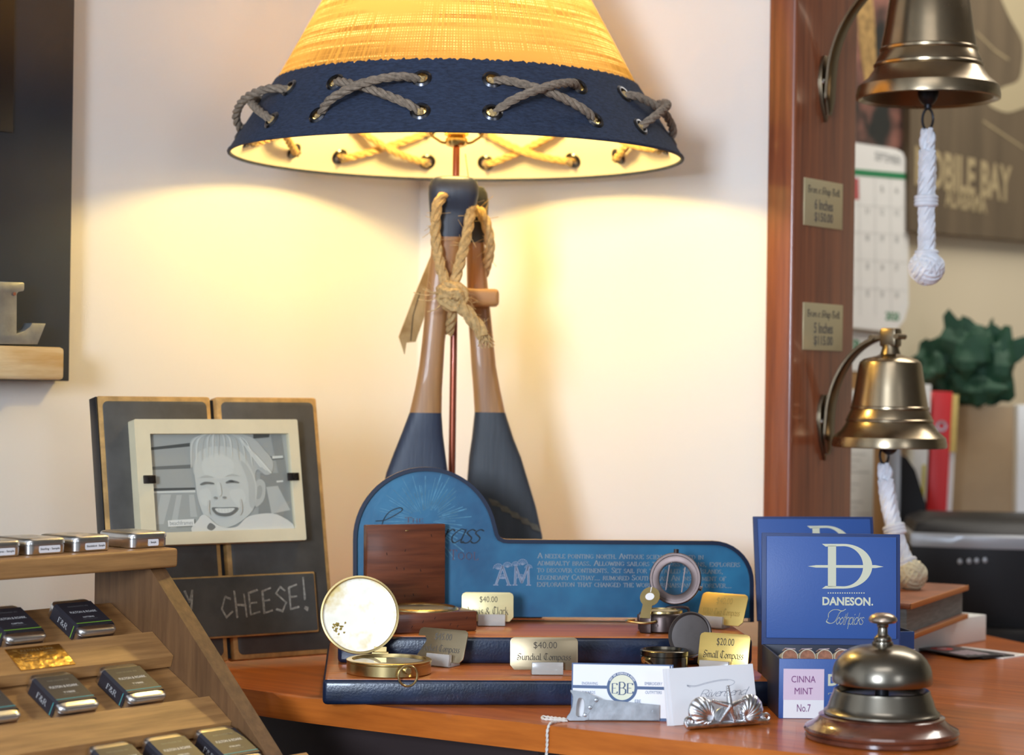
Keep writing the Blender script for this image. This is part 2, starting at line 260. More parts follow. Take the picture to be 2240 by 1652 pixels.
# ------------------------------------------------------------------ mesh builder
def catmull(pts, n=6, closed=False):
    P = [V(p) for p in pts]; out = []; N = len(P)
    if N < 3: return P
    for i in range(N if closed else N-1):
        p1 = P[i]; p2 = P[(i+1) % N]
        p0 = P[i-1] if (i > 0 or closed) else p1*2-p2
        p3 = P[(i+2) % N] if (i+2 < N or closed) else p2*2-p1
        for k in range(n):
            t = k/n
            out.append(0.5*((2*p1)+(-p0+p2)*t+(2*p0-5*p1+4*p2-p3)*t*t+(-p0+3*p1-3*p2+p3)*t*t*t))
    if not closed: out.append(P[-1])
    return out
class G:
    def __init__(s): s.v = []; s.f = []; s.m = []; s.mi = 0; s.uvs = {}
    def use(s, i): s.mi = i; return s
    def add(s, vs, fs, X=None):
        b = len(s.v)
        s.v += [(X @ V(p)) if X else V(p) for p in vs]
        for f in fs: s.f.append([b+i for i in f]); s.m.append(s.mi)
        return s
    def box(s, c, d, bev=0.0, X=None, seg=2):
        bm = bmesh.new(); bmesh.ops.create_cube(bm, size=1.0)
        for v in bm.verts: v.co = V((v.co.x*d[0]+c[0], v.co.y*d[1]+c[1], v.co.z*d[2]+c[2]))
        if bev: bmesh.ops.bevel(bm, geom=bm.edges[:], offset=min(bev, min(d)*0.45), segments=seg, affect='EDGES', profile=0.5)
        bm.verts.index_update(); s.add([v.co.copy() for v in bm.verts], [[v.index for v in f.verts] for f in bm.faces], X); bm.free(); return s
    def lathe(s, prof, n=48, X=None, a0=0.0, a1=2*PI, mats=None):
        full = abs(a1-a0-2*PI) < 1e-6; cols = n if full else n+1; vs = []; b = len(s.v)
        for (r, z) in prof:
            for k in range(cols):
                a = a0+(a1-a0)*k/n; vs.append(V((r*math.cos(a), r*math.sin(a), z)))
        s.v += [(X @ p) if X else p for p in vs]
        for i in range(len(prof)-1):
            for k in range(n):
                k2 = (k+1) % cols if full else k+1
                q = [b+i*cols+k, b+i*cols+k2, b+(i+1)*cols+k2, b+(i+1)*cols+k]
                s.f.append(q); s.m.append(mats[i] if mats else s.mi)
        return s
    def tube(s, path, r, n=8, closed=False, X=None, flat=1.0):
        P = [V(p) for p in path]; N = len(P); R = r if isinstance(r, (list, tuple)) else [r]*N
        T = []
        for i in range(N):
            a = P[i-1] if (i > 0 or closed) else P[i]; c = P[(i+1) % N] if (i < N-1 or closed) else P[i]
            t = c-a; T.append(t.normalized() if t.length > 1e-9 else V((0, 0, 1)))
        u = T[0].orthogonal().normalized(); vs = []
        for i in range(N):
            u = (u - T[i]*u.dot(T[i]));
            u = u.normalized() if u.length > 1e-6 else T[i].orthogonal().normalized()
            w_ = T[i].cross(u)
            for k in range(n):
                a = 2*PI*k/n; vs.append(P[i]+(u*math.cos(a)+w_*math.sin(a)*flat)*R[i])
        fs = []
        for i in range(N if closed else N-1):
            j = (i+1) % N
            for k in range(n): fs.append([i*n+k, i*n+(k+1) % n, j*n+(k+1) % n, j*n+k])
        if not closed: fs.append(list(range(n))[::-1]); fs.append([(N-1)*n+k for k in range(n)])
        return s.add(vs, fs, X)
    def rope(s, path, r, pitch=None, strands=3, n=6, smooth=5, closed=False, X=None, taper=None):
        P = catmull(path, smooth, closed); pitch = pitch or r*7
        # resample
        L = [0.0]
        for i in range(1, len(P)): L.append(L[-1]+(P[i]-P[i-1]).length)
        step = r*0.7; N = max(6, int(L[-1]/step)); Q = []; j = 0
        for i in range(N+1):
            d = L[-1]*i/N
            while j < len(L)-2 and L[j+1] < d: j += 1
            t = (d-L[j])/max(1e-9, L[j+1]-L[j]); Q.append(P[j].lerp(P[j+1], min(1, t)))
        u = None; fr = []
        for i in range(N+1):
            t = (Q[min(N, i+1)]-Q[max(0, i-1)]).normalized()
            u = t.orthogonal().normalized() if u is None else (u-t*u.dot(t)).normalized()
            fr.append((u, t.cross(u)))
        for k in range(strands):
            pp = []
            for i in range(N+1):
                a = 2*PI*(k/strands + L[-1]*i/N/pitch); o = r*0.5
                pp.append(Q[i]+fr[i][0]*math.cos(a)*o+fr[i][1]*math.sin(a)*o)
            s.tube(pp, r*0.58, n, X=X)
        return s
    def fuzz(s, path, r, count, length, rad=0.00035):
        P = catmull(path, 6)
        for _ in range(count):
            i = random.randrange(len(P)-1); d = V((random.gauss(0, 1), random.gauss(0, 1), random.gauss(0, 1))).normalized()
            a = P[i]+d*r*0.8; b_ = a+d*length*random.uniform(.3, 1)+V((random.gauss(0, .3), 0, random.gauss(0, .3)))*length
            s.tube([a, a.lerp(b_, .5)+d*length*.1, b_], rad, 3)
        return s
    def prism(s, pts, y0, y1, bev=0.0, X=None, sidemat=None):
        """outline in (x,z), extruded from y0 (front) to y1"""
        bm = bmesh.new(); vs = [bm.verts.new((p[0], y0, p[1])) for p in pts]; f = bm.faces.new(vs)
        r = bmesh.ops.extrude_face_region(bm, geom=[f]); nv = [e for e in r['geom'] if isinstance(e, bmesh.types.BMVert)]
        for v in nv: v.co.y = y1
        if bev:
            eds = [e for e in bm.edges if abs(e.verts[0].co.y-y0) < 1e-7 and abs(e.verts[1].co.y-y0) < 1e-7]
            bmesh.ops.bevel(bm, geom=eds, offset=bev, segments=2, affect='EDGES', profile=0.5)
        bmesh.ops.recalc_face_normals(bm, faces=bm.faces[:]); bm.verts.index_update(); bm.normal_update()
        m0 = s.mi
        vs = [v.co.copy() for v in bm.verts]; b = len(s.v); s.v += [(X @ p) if X else p for p in vs]
        for f in bm.faces:
            s.f.append([b+v.index for v in f.verts]); s.m.append(sidemat if (sidemat is not None and abs(f.normal.y) < 0.9) else m0)
        bm.free(); return s
    def flat(s, pts, y, X=None): return s.add([(p[0], y, p[1]) for p in pts], [list(range(len(pts)))], X)
    def ringflat(s, outer, inner, y, X=None):
        n = len(outer); return s.add([(p[0], y, p[1]) for p in outer]+[(p[0], y, p[1]) for p in inner], [[i, (i+1) % n, n+(i+1) % n, n+i] for i in range(n)], X)
    def frame(s, outer, inner, y0, y1, X=None):
        """picture-frame solid between two outlines of equal count, (x,z) extruded in y"""
        n = len(outer); vs = [(p[0], y0, p[1]) for p in outer]+[(p[0], y0, p[1]) for p in inner]+[(p[0], y1, p[1]) for p in outer]+[(p[0], y1, p[1]) for p in inner]; fs = []
        for i in range(n):
            j = (i+1) % n
            fs += [[i, j, n+j, n+i], [2*n+j, 2*n+i, 3*n+i, 3*n+j], [j, i, 2*n+i, 2*n+j], [n+i, n+j, 3*n+j, 3*n+i]]
        return s.add(vs, fs, X)
    def loft(s, rings, caps=True, mats=None, X=None):
        n = len(rings[0]); b = len(s.v)
        for r in rings: s.v += [(X @ V(p)) if X else V(p) for p in r]
        for i in range(len(rings)-1):
            for k in range(n):
                s.f.append([b+i*n+k, b+i*n+(k+1) % n, b+(i+1)*n+(k+1) % n, b+(i+1)*n+k]); s.m.append(mats[i] if mats else s.mi)
        if caps:
            s.f.append([b+k for k in range(n)][::-1]); s.m.append(mats[0] if mats else s.mi)
            s.f.append([b+(len(rings)-1)*n+k for k in range(n)]); s.m.append(mats[-1] if mats else s.mi)
        return s
    def ellipsoid(s, c, d, n=20, m=12, X=None):
        prof = [(max(1e-5, math.sin(PI*i/m)), -math.cos(PI*i/m)) for i in range(m+1)]
        Y = tr(*c) @ Matrix.Diagonal((d[0], d[1], d[2], 1)); return s.lathe(prof, n, (X @ Y) if X else Y)
    def strokes(s, polys, y, X=None):
        for q in polys: s.add([(p[0], y, p[1]) for p in q], [list(range(len(q)))], X)
        return s
    def build(s, name, mats, parent=None, sharp=38, uvf=None):
        me = bpy.data.meshes.new(name); me.from_pydata([tuple(p) for p in s.v], [], s.f)
        for m in (mats if isinstance(mats, (list, tuple)) else [mats]): me.materials.append(M[m])
        me.polygons.foreach_set('material_index', s.m)
        if uvf:
            uv = me.uv_layers.new(name='uv')
            for lp in me.loops: uv.data[lp.index].uv = uvf(s.v[lp.vertex_index])
        bm = bmesh.new(); bm.from_mesh(me); bmesh.ops.recalc_face_normals(bm, faces=bm.faces[:]); bm.to_mesh(me); bm.free()
        me.shade_smooth(); me.set_sharp_from_angle(angle=math.radians(sharp)); me.update()
        o = bpy.data.objects.new(name, me); COL.objects.link(o)
        if parent: o.parent = parent
        return o
def tag(o, label, cat, group=None):
    o['label'] = label; o['category'] = cat
    if group: o['group'] = group
    return o
def thing(name, label, cat, mat=None, group=None):
    o = bpy.data.objects.new(name, None); COL.objects.link(o); o.empty_display_size = 0.02
    if mat is not None: o.matrix_world = mat if isinstance(mat, Matrix) else Matrix.Translation(mat)
    return tag(o, label, cat, group)
def struct(o): o['kind'] = 'structure'; return o
def dup(root):
    r = root.copy(); COL.objects.link(r)
    for ch in list(root.children):
        c = ch.copy(); COL.objects.link(c); c.parent = r
        for g in list(ch.children):
            d = g.copy(); COL.objects.link(d); d.parent = c
    return r
def rrect(x0, z0, x1, z1, r, n=5):
    out = []
    for cx, cz, a in ((x1-r, z0+r, -90), (x1-r, z1-r, 0), (x0+r, z1-r, 90), (x0+r, z0+r, 180)):
        for k in range(n+1):
            t = math.radians(a+90*k/n); out.append((cx+r*math.cos(t), cz+r*math.sin(t)))
    return out
def circ(cx, cz, rx, rz=None, n=40, a0=0, a1=360):
    rz = rx if rz is None else rz; full = abs(a1-a0) >= 360; m = n if full else n+1
    return [(cx+rx*math.cos(math.radians(a0+(a1-a0)*k/n)), cz+rz*math.sin(math.radians(a0+(a1-a0)*k/n))) for k in range(m)]
# ------------------------------------------------------------------ lettering
def sans(s, size, bold=0.0, sx=1.0, shear=0.0, spacing=1.0):
    """plain sans lettering -> list of polygons in (x,z), centred on x, baseline z = 0"""
    c = bpy.data.curves.new('t', 'FONT'); c.body = s; c.size = size; c.offset = bold*size; c.align_x = 'CENTER'; c.space_character = spacing; c.resolution_u = 3
    o = bpy.data.objects.new('t', c); me = o.to_mesh()
    vs = [v.co.copy() for v in me.vertices]; out = [[(vs[i].x*sx+vs[i].y*shear, vs[i].y) for i in p.vertices] for p in me.polygons]
    o.to_mesh_clear(); bpy.data.objects.remove(o); bpy.data.curves.remove(c); return out
def place(polys, x, z, a=0.0):
    ca, sa = math.cos(a), math.sin(a)
    return [[(x+p[0]*ca-p[1]*sa, z+p[0]*sa+p[1]*ca) for p in q] for q in polys]
def pen(path, nib, thin):
    out = []
    for i in range(len(path)-1):
        p, q = path[i], path[i+1]; dx, dz = q[0]-p[0], q[1]-p[1]; l = math.hypot(dx, dz) or 1e-9
        if abs(nib[0])+abs(nib[1]) > 0: out.append([(p[0]-nib[0], p[1]-nib[1]), (p[0]+nib[0], p[1]+nib[1]), (q[0]+nib[0], q[1]+nib[1]), (q[0]-nib[0], q[1]-nib[1])])
        if thin:
            nx, nz = -dz/l*thin, dx/l*thin; ex, ez = dx/l*thin*.6, dz/l*thin*.6
            out.append([(p[0]-nx-ex, p[1]-nz-ez), (p[0]+nx-ex, p[1]+nz-ez), (q[0]+nx+ex, q[1]+nz+ez), (q[0]-nx+ex, q[1]-nz+ez)])
    return out
LOW = {'a': (.85, [[(.7, .95), (.35, 1), (.05, .6), (.05, .3), (.3, 0), (.7, .3)], [(.7, 1), (.7, .15), (.85, 0)]]),
 'b': (.8, [[(.1, 1.6), (.1, .1), (.4, 0), (.7, .25), (.72, .6), (.4, 1), (.1, .7)]]), 'c': (.7, [[(.65, .85), (.4, 1), (.08, .6), (.1, .25), (.4, 0), (.7, .2)]]),
 'd': (.85, [[(.7, 1.6), (.7, .1), (.85, 0)], [(.7, .9), (.35, 1), (.05, .6), (.05, .25), (.3, 0), (.7, .3)]]),
 'e': (.72, [[(.08, .48), (.6, .66), (.52, .95), (.33, 1), (.08, .6), (.1, .25), (.4, 0), (.72, .22)]]), 'h': (.85, [[(.1, 1.6), (.1, 0)], [(.1, .7), (.45, 1), (.68, .75), (.68, .1), (.85, 0)]]),
 'i': (.32, [[(.1, 1), (.1, .1), (.32, 0)], [(.1, 1.32), (.13, 1.42)]]), 'k': (.75, [[(.1, 1.6), (.1, 0)], [(.6, 1), (.12, .5)], [(.3, .62), (.7, 0)]]),
 'l': (.32, [[(.1, 1.6), (.1, .1), (.32, 0)]]), 'm': (1.12, [[(.05, 1), (.05, 0)], [(.05, .75), (.35, 1), (.5, .8), (.5, 0)], [(.5, .75), (.8, 1), (.95, .8), (.95, .1), (1.1, 0)]]),
 'n': (.78, [[(.05, 1), (.05, 0)], [(.05, .75), (.4, 1), (.6, .8), (.6, .1), (.75, 0)]]), 'o': (.72, [[(.35, 1), (.05, .6), (.05, .3), (.35, 0), (.65, .4), (.65, .7), (.35, 1)]]),
 'p': (.75, [[(.05, 1), (.05, -.6)], [(.05, .75), (.4, 1), (.7, .6), (.65, .2), (.4, 0), (.05, .2)]]), 'r': (.55, [[(.05, 1), (.05, 0)], [(.05, .7), (.3, 1), (.52, .88)]]),
 's': (.6, [[(.55, .9), (.3, 1), (.08, .75), (.5, .38), (.42, .06), (.2, 0), (.02, .12)]]), 't': (.5, [[(.25, 1.45), (.25, .1), (.45, 0)], [(.05, 1), (.5, 1)]]),
 'u': (.78, [[(.05, 1), (.05, .2), (.25, 0), (.6, .3)], [(.6, 1), (.6, .1), (.75, 0)]]), 'v': (.7, [[(.05, 1), (.3, 0), (.62, 1)]]),
 'w': (1.0, [[(.05, 1), (.2, 0), (.47, .9), (.65, 0), (.9, 1)]])}
CAP = {'A': (.8, [[(.02, 0), (.4, 1), (.78, 0)], [(.16, .36), (.64, .36)]]), 'B': (.72, [[(.12, 0), (.12, 1), (.45, 1), (.6, .86), (.6, .68), (.45, .53), (.12, .53)], [(.45, .53), (.68, .4), (.68, .13), (.5, 0), (.12, 0)]]),
 'C': (.8, [[(.75, .8), (.6, .97), (.4, 1), (.12, .75), (.06, .5), (.12, .25), (.4, 0), (.6, .03), (.77, .2)]]), 'D': (.85, [[(.12, 0), (.12, 1), (.45, 1), (.72, .8), (.8, .5), (.72, .2), (.45, 0), (.12, 0)]]),
 'E': (.68, [[(.6, .84), (.6, 1), (.12, 1), (.12, 0), (.62, 0), (.64, .18)], [(.12, .52), (.46, .52)]]), 'F': (.62, [[(.58, .84), (.58, 1), (.12, 1), (.12, 0)], [(.12, .52), (.44, .52)]]),
 'G': (.85, [[(.75, .8), (.6, .97), (.4, 1), (.12, .75), (.06, .5), (.12, .25), (.4, 0), (.62, .03), (.74, .12), (.74, .42), (.5, .42)]]), 'H': (.85, [[(.12, 0), (.12, 1)], [(.72, 0), (.72, 1)], [(.12, .52), (.72, .52)]]),
 'I': (.34, [[(.17, 0), (.17, 1)]]), 'K': (.8, [[(.12, 0), (.12, 1)], [(.68, 1), (.12, .45)], [(.3, .6), (.74, 0)]]), 'L': (.65, [[(.12, 1), (.12, 0), (.58, 0), (.62, .2)]]),
 'M': (1.0, [[(.1, 0), (.14, 1), (.5, .1), (.86, 1), (.9, 0)]]), 'N': (.88, [[(.12, 0), (.12, 1), (.76, 0), (.76, 1)]]), 'O': (.88, [[(.44, 1), (.14, .8), (.06, .5), (.14, .2), (.44, 0), (.74, .2), (.82, .5), (.74, .8), (.44, 1)]]),
 'P': (.68, [[(.12, 0), (.12, 1), (.45, 1), (.62, .85), (.62, .65), (.45, .5), (.12, .5)]]), 'Q': (.88, [[(.44, 1), (.14, .8), (.06, .5), (.14, .2), (.44, 0), (.74, .2), (.82, .5), (.74, .8), (.44, 1)], [(.5, .1), (.85, -.2)]]),
 'R': (.76, [[(.12, 0), (.12, 1), (.45, 1), (.6, .86), (.6, .66), (.45, .52), (.12, .52)], [(.4, .52), (.74, 0)]]), 'S': (.65, [[(.55, .82), (.5, .95), (.3, 1), (.1, .85), (.12, .65), (.5, .38), (.55, .15), (.35, 0), (.12, .05), (.06, .2)]]),
 'T': (.72, [[(.03, .84), (.03, 1), (.69, 1), (.69, .84)], [(.36, 1), (.36, 0)]]), 'U': (.85, [[(.12, 1), (.12, .25), (.3, 0), (.55, 0), (.72, .25), (.72, 1)]]), 'V': (.8, [[(.02, 1), (.4, 0), (.78, 1)]]),
 'W': (1.1, [[(.02, 1), (.3, 0), (.55, .9), (.8, 0), (1.08, 1)]]), 'X': (.8, [[(.06, 1), (.74, 0)], [(.74, 1), (.06, 0)]]), 'Y': (.76, [[(.02, 1), (.38, .48), (.74, 1)], [(.38, .48), (.38, 0)]]),
 '.': (.3, [[(.12, 0), (.15, .06)]]), ',': (.3, [[(.15, .08), (.1, -.12)]]), '&': (.9, [[(.8, .45), (.6, .1), (.35, 0), (.1, .2), (.2, .45), (.55, .7), (.5, .95), (.35, 1), (.22, .85), (.3, .6), (.8, 0)]])}
OLD = {'S': (.75, [[(.68, .95), (.3, 1.1), (.1, .8), (.6, .45), (.55, .1), (.1, 0), (.02, .2)], [(.5, .45), (.3, .3), (.05, .45)]]), 'C': (.8, [[(.7, 1.0), (.35, 1.15), (.08, .7), (.1, .25), (.4, 0), (.75, .15)], [(.4, 1.15), (.38, .1)]]),
 'L': (.75, [[(.15, 1.1), (.3, .9), (.25, .1), (.05, 0)], [(.2, .1), (.5, 0), (.72, .15)]]), 'P': (.8, [[(.2, 1.1), (.2, -.05)], [(.05, .9), (.4, 1.15), (.7, .9), (.65, .6), (.3, .5)], [(.38, 1.1), (.36, .1)]]),
 'T': (.8, [[(.05, 1.05), (.4, 1.12), (.75, 1.0)], [(.45, 1.05), (.15, .6), (.15, .2), (.45, 0), (.72, .15)], [(.45, 1.05), (.45, .2)]]), 'W': (1.25, [[(.1, 1.1), (.15, .15), (.35, 0), (.6, .2), (.62, 1.1)], [(.62, .2), (.85, 0), (1.1, .3), (1.1, 1.1)]]),
 'B': (.8, [[(.2, 1.1), (.2, 0)], [(.05, .95), (.4, 1.15), (.65, .9), (.35, .6), (.7, .4), (.6, .05), (.2, 0)]]), 'I': (.5, [[(.1, 1.05), (.3, 1.1), (.25, .1), (.05, 0)]])}
def penned(s, size, style='old', spacing=0.12, align='C', weight=1.0):
    """pen-drawn lettering: old = blackletter, script = joined italic, roman = serif capitals (lower case becomes small capitals)"""
    x = 0.0; out = []
    for ch in s:
        if ch == ' ': x += .45 if style != 'script' else .4; continue
        k = 1.0
        if style == 'roman':
            g = CAP.get(ch.upper()); k = 1.0 if (ch.isupper() or ch in '.,&') else .76
        elif style == 'old': g = LOW.get(ch) or OLD.get(ch) or CAP.get(ch)
        else: g = LOW.get(ch) or CAP.get(ch)
        if not g: x += .4; continue
        capk = 1.0
        if style != 'roman' and ch not in LOW: capk = 1.45
        wd, st = g
        for path in st:
            p = [(q[0]*k*capk, q[1]*k*capk) for q in path]
            if style == 'script': p = [(a.x, a.y) for a in catmull([(q[0], q[1], 0) for q in p], 4)]; p = [(q[0]+.38*q[1], q[1]) for q in p]
            p = [(x+q[0], q[1]) for q in p]
            if style == 'old': out += pen(p, (.075*weight, .06*weight), .03*weight)
            elif style == 'script': out += pen(p, (.03*weight, .02*weight), .025*weight)
            else:
                out += pen(p, (.062*weight*k, 0), .022*weight)
                for e, f in ((0, 1), (-1, -2)):
                    z = path[e][1]; dz = abs(path[f][1]-z); dxx = abs(path[f][0]-path[e][0])
                    if z in (0, 1) and dz > dxx: out += pen([(p[e][0]-.13*k, p[e][1]), (p[e][0]+.13*k, p[e][1])], (0, 0), .022*weight)
        x += wd*k*capk+(spacing if style != 'script' else -.06)
    off = {'C': x/2, 'L': 0, 'R': x}[align]
    return [[((p[0]-off)*size, p[1]*size) for p in q] for q in out]
def fit(polys, x0, x1, z0=None, z1=None):
    """stretch lettering to span x0..x1 (and, if given, z0..z1)"""
    a = min(p[0] for q in polys for p in q); b = max(p[0] for q in polys for p in q); c = min(p[1] for q in polys for p in q); d = max(p[1] for q in polys for p in q)
    kx = (x1-x0)/(b-a); kz = kx if z0 is None or z1 is None else (z1-z0)/(d-c); zz = z0 if z0 is not None else c*kz
    return [[(x0+(p[0]-a)*kx, zz+(p[1]-c)*kz) for p in q] for q in polys]
# ================================================================== the room
WM = Matrix((WR, WN, UP)).transposed().to_4x4()
def slab(name, mat, r0, r1, n0, n1, z0, z1):
    g = G(); g.box(((r0+r1)/2, (n0+n1)/2, (z0+z1)/2), (r1-r0, n1-n0, z1-z0)); o = g.build(name, mat); o.matrix_world = WM; return struct(o)
RL, NP = -1.773, 2.145            # left wall plane, partition plane
FZ, CZ = -1.06, 1.65
slab('floor', 'floor', -1.9, 2.6, -2.8, 6.2, FZ-.05, FZ)
slab('ceiling', 'ceil', -1.9, 2.6, -2.8, 6.2, CZ, CZ+.05)
slab('wall_left', 'wall', RL-.12, RL, -2.7, NP+.13, FZ, CZ)
slab('wall_right', 'wall', RL, -1.235, NP, NP+.13, FZ, CZ)
slab('wall_back', 'office_wall', RL-.12, -1.563, NP+.13, 6.1, FZ, CZ)
slab('wall_far', 'office_wall', -1.563, 2.5, 6.0, 6.1, FZ, CZ)
slab('wall_side', 'shop_wall', 2.4, 2.5, -2.7, 6.0, FZ, CZ)
slab('wall_front', 'shop_wall', RL, 2.4, -2.7, -2.6, FZ, CZ)
g = G(); g.box((-1.2225, NP+.065, (FZ+CZ)/2), (.037, .152, CZ-FZ-.002), .0045, seg=4)
o = g.build('trim_1', 'post'); o.matrix_world = WM; struct(o)
POST_R = -1.204                    # plane of the post's end face
# ================================================================== counter
t = thing('counter', 'long varnished cherry wood counter top carrying the compasses, lamp and bell', 'counter', WM)
front = [(RL+.003, 1.54), (-1.62, 1.505), (-1.53, 1.489), (-1.435, 1.487), (-1.343, 1.487), (-1.11, 1.5065), (-.986, 1.517), (-.8736, 1.532), (-.671, 1.562), (-.4, 1.61), (-.1, 1.67)]
front = [(p.x, p.y) for p in catmull([(a, b, 0) for a, b in front], 5)]
poly = front+[(-.1, 2.30), (-1.0, 2.375), (-1.085, 2.43), (-1.19, 2.48), (-1.19, NP-.008), (RL+.003, NP-.008)]
g = G(); FLIP = rot('X', -90)      # (x, y, z) -> (x, z, -y): outline drawn in (x,z) becomes plan (x,y)
g.prism(poly, 0.0, 0.024, bev=.006, X=FLIP); g.build('worktop', 'counter', t, sharp=50)
g = G(); g.box((-1.4565, 1.85, -.04-.5), (.627, .57, 1.028)); g.build('cabinet', 'dark_cab', t)
g = G(); g.box((-.62, 1.93, -.04-.5), (1.03, .44, 1.028)); g.build('front_panel', 'grey_cab', t)
# ================================================================== black wall board with ledge and letter
wl = Pl(W(RL, 1.0, 0), WN, UP)     # left wall: local x = along the wall towards the corner, y into the wall
def wuv(x, y, off=0): return wl.uv(x, y, off)
t = thing('wall_board', 'tall black painted shadow board hung on the cream wall at far left', 'wall board', wl.mat())
xr, zb = wuv(150, 834, -.02); xi, _ = wuv(20, 500, -.02)
g = G(); g.box((xr-.30, -.011, zb+.62), (.60, .020, 1.24), .001); g.build('board', 'black_paint', t)
g = G(); g.box((xi-.12, -.0225, zb+.70+.085), (.24, .003, 1.05), .0008); g.build('inset_panel', 'black_deep', t)
x1, z1 = wuv(139, 760, -.055); x0, z0 = wuv(139, 832, -.055)
g = G(); g.box((x1-.25, -.0395, (z1+z0)/2), (.50, .036, z1-z0), .004); g.build('ledge', 'whitewash', t)
zl = z1
t = thing('metal_letter', 'galvanised grey metal letter L standing on the whitewashed ledge', 'letter', wl.mat())
pts = []
for q in [(-20, 753), (80, 753.5), (98, 708), (68, 707), (62, 716), (52, 724), (34, 730), (34.5, 644), (38, 639), (49, 637), (51, 632), (51, 620), (48, 618), (-40, 614), (-40, 640), (-28, 642), (-26, 730), (-40, 753)]:
    u, z = wuv(q[0], q[1], -.045); pts.append((u, max(z, zl+.0008) if q[1] > 750 else z))
g = G(); g.prism(pts, -.047, -.034, bev=.0008); g.build('letter_body', 'galv', t)
g = G(); u, z = wuv(32.5, 643, -.048); g.prism(circ(u, z, .0018, n=14), -.0480, -.0471); g.build('rivet', 'rust', t)
# ================================================================== photo frame
fp = leaned(onz(740, 1443)+V((0, 0, .0068)), 35, 10.6)
t = thing('photo_frame', 'distressed black plank picture frame holding a grey child photo and a chalk plaque', 'picture frame', fp.mat())
w0, h0 = fp.uv(215, 868); w1, h1 = fp.uv(683, 865); FW = -w0; FH = (h0+h1)/2
gx = (fp.uv(462, 880)[0]+fp.uv(510, 1380)[0])/2
for x0, x1 in ((-FW, gx-.002), (gx+.004, 0.0)):
    g = G(); g.mi = 1; g.box(((x0+x1)/2, .0118, FH/2), (x1-x0, .017, FH), .003)
    g.mi = 0; g.prism(rrect(x0+.0055, .0055, x1-.0055, FH-.0055, .006), .0025, .006, bev=.0012)
    g.build('plank', ['black_dist', 'tan_edge'], t)
g = G(); g.box(((gx*2+.002)/2, .0145, FH/2), (.0056, .009, FH-.006)); g.build('gap_shade_strip', 'black_deep', t)  # black strip added to stand for the shade between the planks
g = G(); g.box((-FW/2, .0235, FH*.55), (FW*.8, .006, FH*.75)); g.build('back_board', 'black_dist', t)
g = G(); g.box((-FW-.0008, .0118, FH/2), (.0016, .0168, FH-.002), .0005); g.build('side_edge', 'black_deep', t)
g = G(); g.box((-FW/2, .075, .095), (.05, .004, .150), X=tr(0, .022, .018) @ rot('X', -14)); g.build('easel_leg', 'black_dist', t)
a = fp.uv(287, 920, -.012); b = fp.uv(642, 915, -.012); c = fp.uv(678, 1183, -.012); d = fp.uv(316, 1192, -.012)
mx0 = (a[0]+d[0])/2; mx1 = (b[0]+c[0])/2; mz0 = (c[1]+d[1])/2; mz1 = (a[1]+b[1])/2
a = fp.uv(322, 951, -.011); b = fp.uv(625, 947, -.011); c = fp.uv(652, 1158, -.011); d = fp.uv(346, 1164, -.011)
px0 = (a[0]+d[0])/2; px1 = (b[0]+c[0])/2; pz0 = (c[1]+d[1])/2; pz1 = (a[1]+b[1])/2
pf = thing_part = None
g = G(); g.frame(rrect(mx0, mz0, mx1, mz1, .002), rrect(px0, pz0, px1, pz1, .001), -.0125, .0024); fr = g.build('inner_frame', 'cream_frame', t)
# the printed photograph of a laughing child: flat shapes printed on one sheet
g = G(); y = [-.0060]
PW, PH = px1-px0, pz1-pz0
def fq(u, v): return (px0+PW*(u-215)/1640.0, pz1-PH*(v-250)/1100.0)
def blob(pts, mi, smooth=True):
    g.mi = mi; y[0] -= .00006
    q = [fq(*p) for p in pts]
    if smooth: q = [(p.x, p.y) for p in catmull([(a, b, 0) for a, b in q], 5, True)]
    q = [(min(max(p[0], px0-.001), px1+.001), min(max(p[1], pz0-.001), pz1+.001)) for p in q]
    g.flat(q, y[0])
blob([(200, 230), (1880, 230), (1880, 1370), (200, 1370)], 4, False)
for p, m in (([(230, 395), (700, 345), (700, 385), (230, 425)], 1), ([(230, 610), (700, 590), (700, 632), (230, 645)], 2), ([(230, 850), (720, 850), (720, 875), (230, 880)], 1),
             ([(230, 885), (720, 880), (720, 905), (230, 905)], 7), ([(230, 920), (760, 920), (760, 1370), (230, 1370)], 4), ([(320, 920), (440, 920), (330, 1250), (230, 1250)], 5), ([(500, 930), (560, 930), (470, 1300), (400, 1300)], 5), ([(640, 930), (700, 930), (720, 1180), (640, 1180)], 5),
             ([(1450, 240), (1650, 240), (1640, 285), (1450, 300)], 1), ([(1660, 240), (1790, 240), (1880, 1300), (1800, 1300)], 3), ([(1560, 505), (1800, 505), (1800, 540), (1560, 560)], 2), ([(1660, 505), (1790, 500), (1795, 525), (1660, 535)], 7), ([(1500, 700), (1860, 700), (1880, 1340), (1420, 1340)], 3), ([(1690, 790), (1770, 785), (1770, 805), (1690, 810)], 7), ([(1560, 860), (1700, 850), (1830, 1130), (1600, 1170)], 5)):
    blob(p, m, False)
blob([(700, 330), (790, 270), (1000, 235), (1250, 235), (1450, 300), (1560, 420), (1660, 560), (1640, 690), (1560, 720), (1480, 660), (1440, 700), (1420, 820), (1300, 700), (1150, 480), (900, 430), (780, 480), (740, 620), (710, 700), (690, 480)], 5)
blob([(1440, 800), (1500, 770), (1550, 830), (1530, 980), (1470, 1060), (1410, 1080), (1400, 950)], 5); blob([(1450, 870), (1490, 840), (1510, 890), (1480, 980), (1430, 990)], 4)
blob([(720, 620), (770, 470), (900, 400), (1100, 390), (1270, 450), (1380, 620), (1440, 800), (1430, 980), (1370, 1130), (1200, 1260), (1050, 1310), (900, 1290), (800, 1180), (740, 980), (725, 800)], 6)
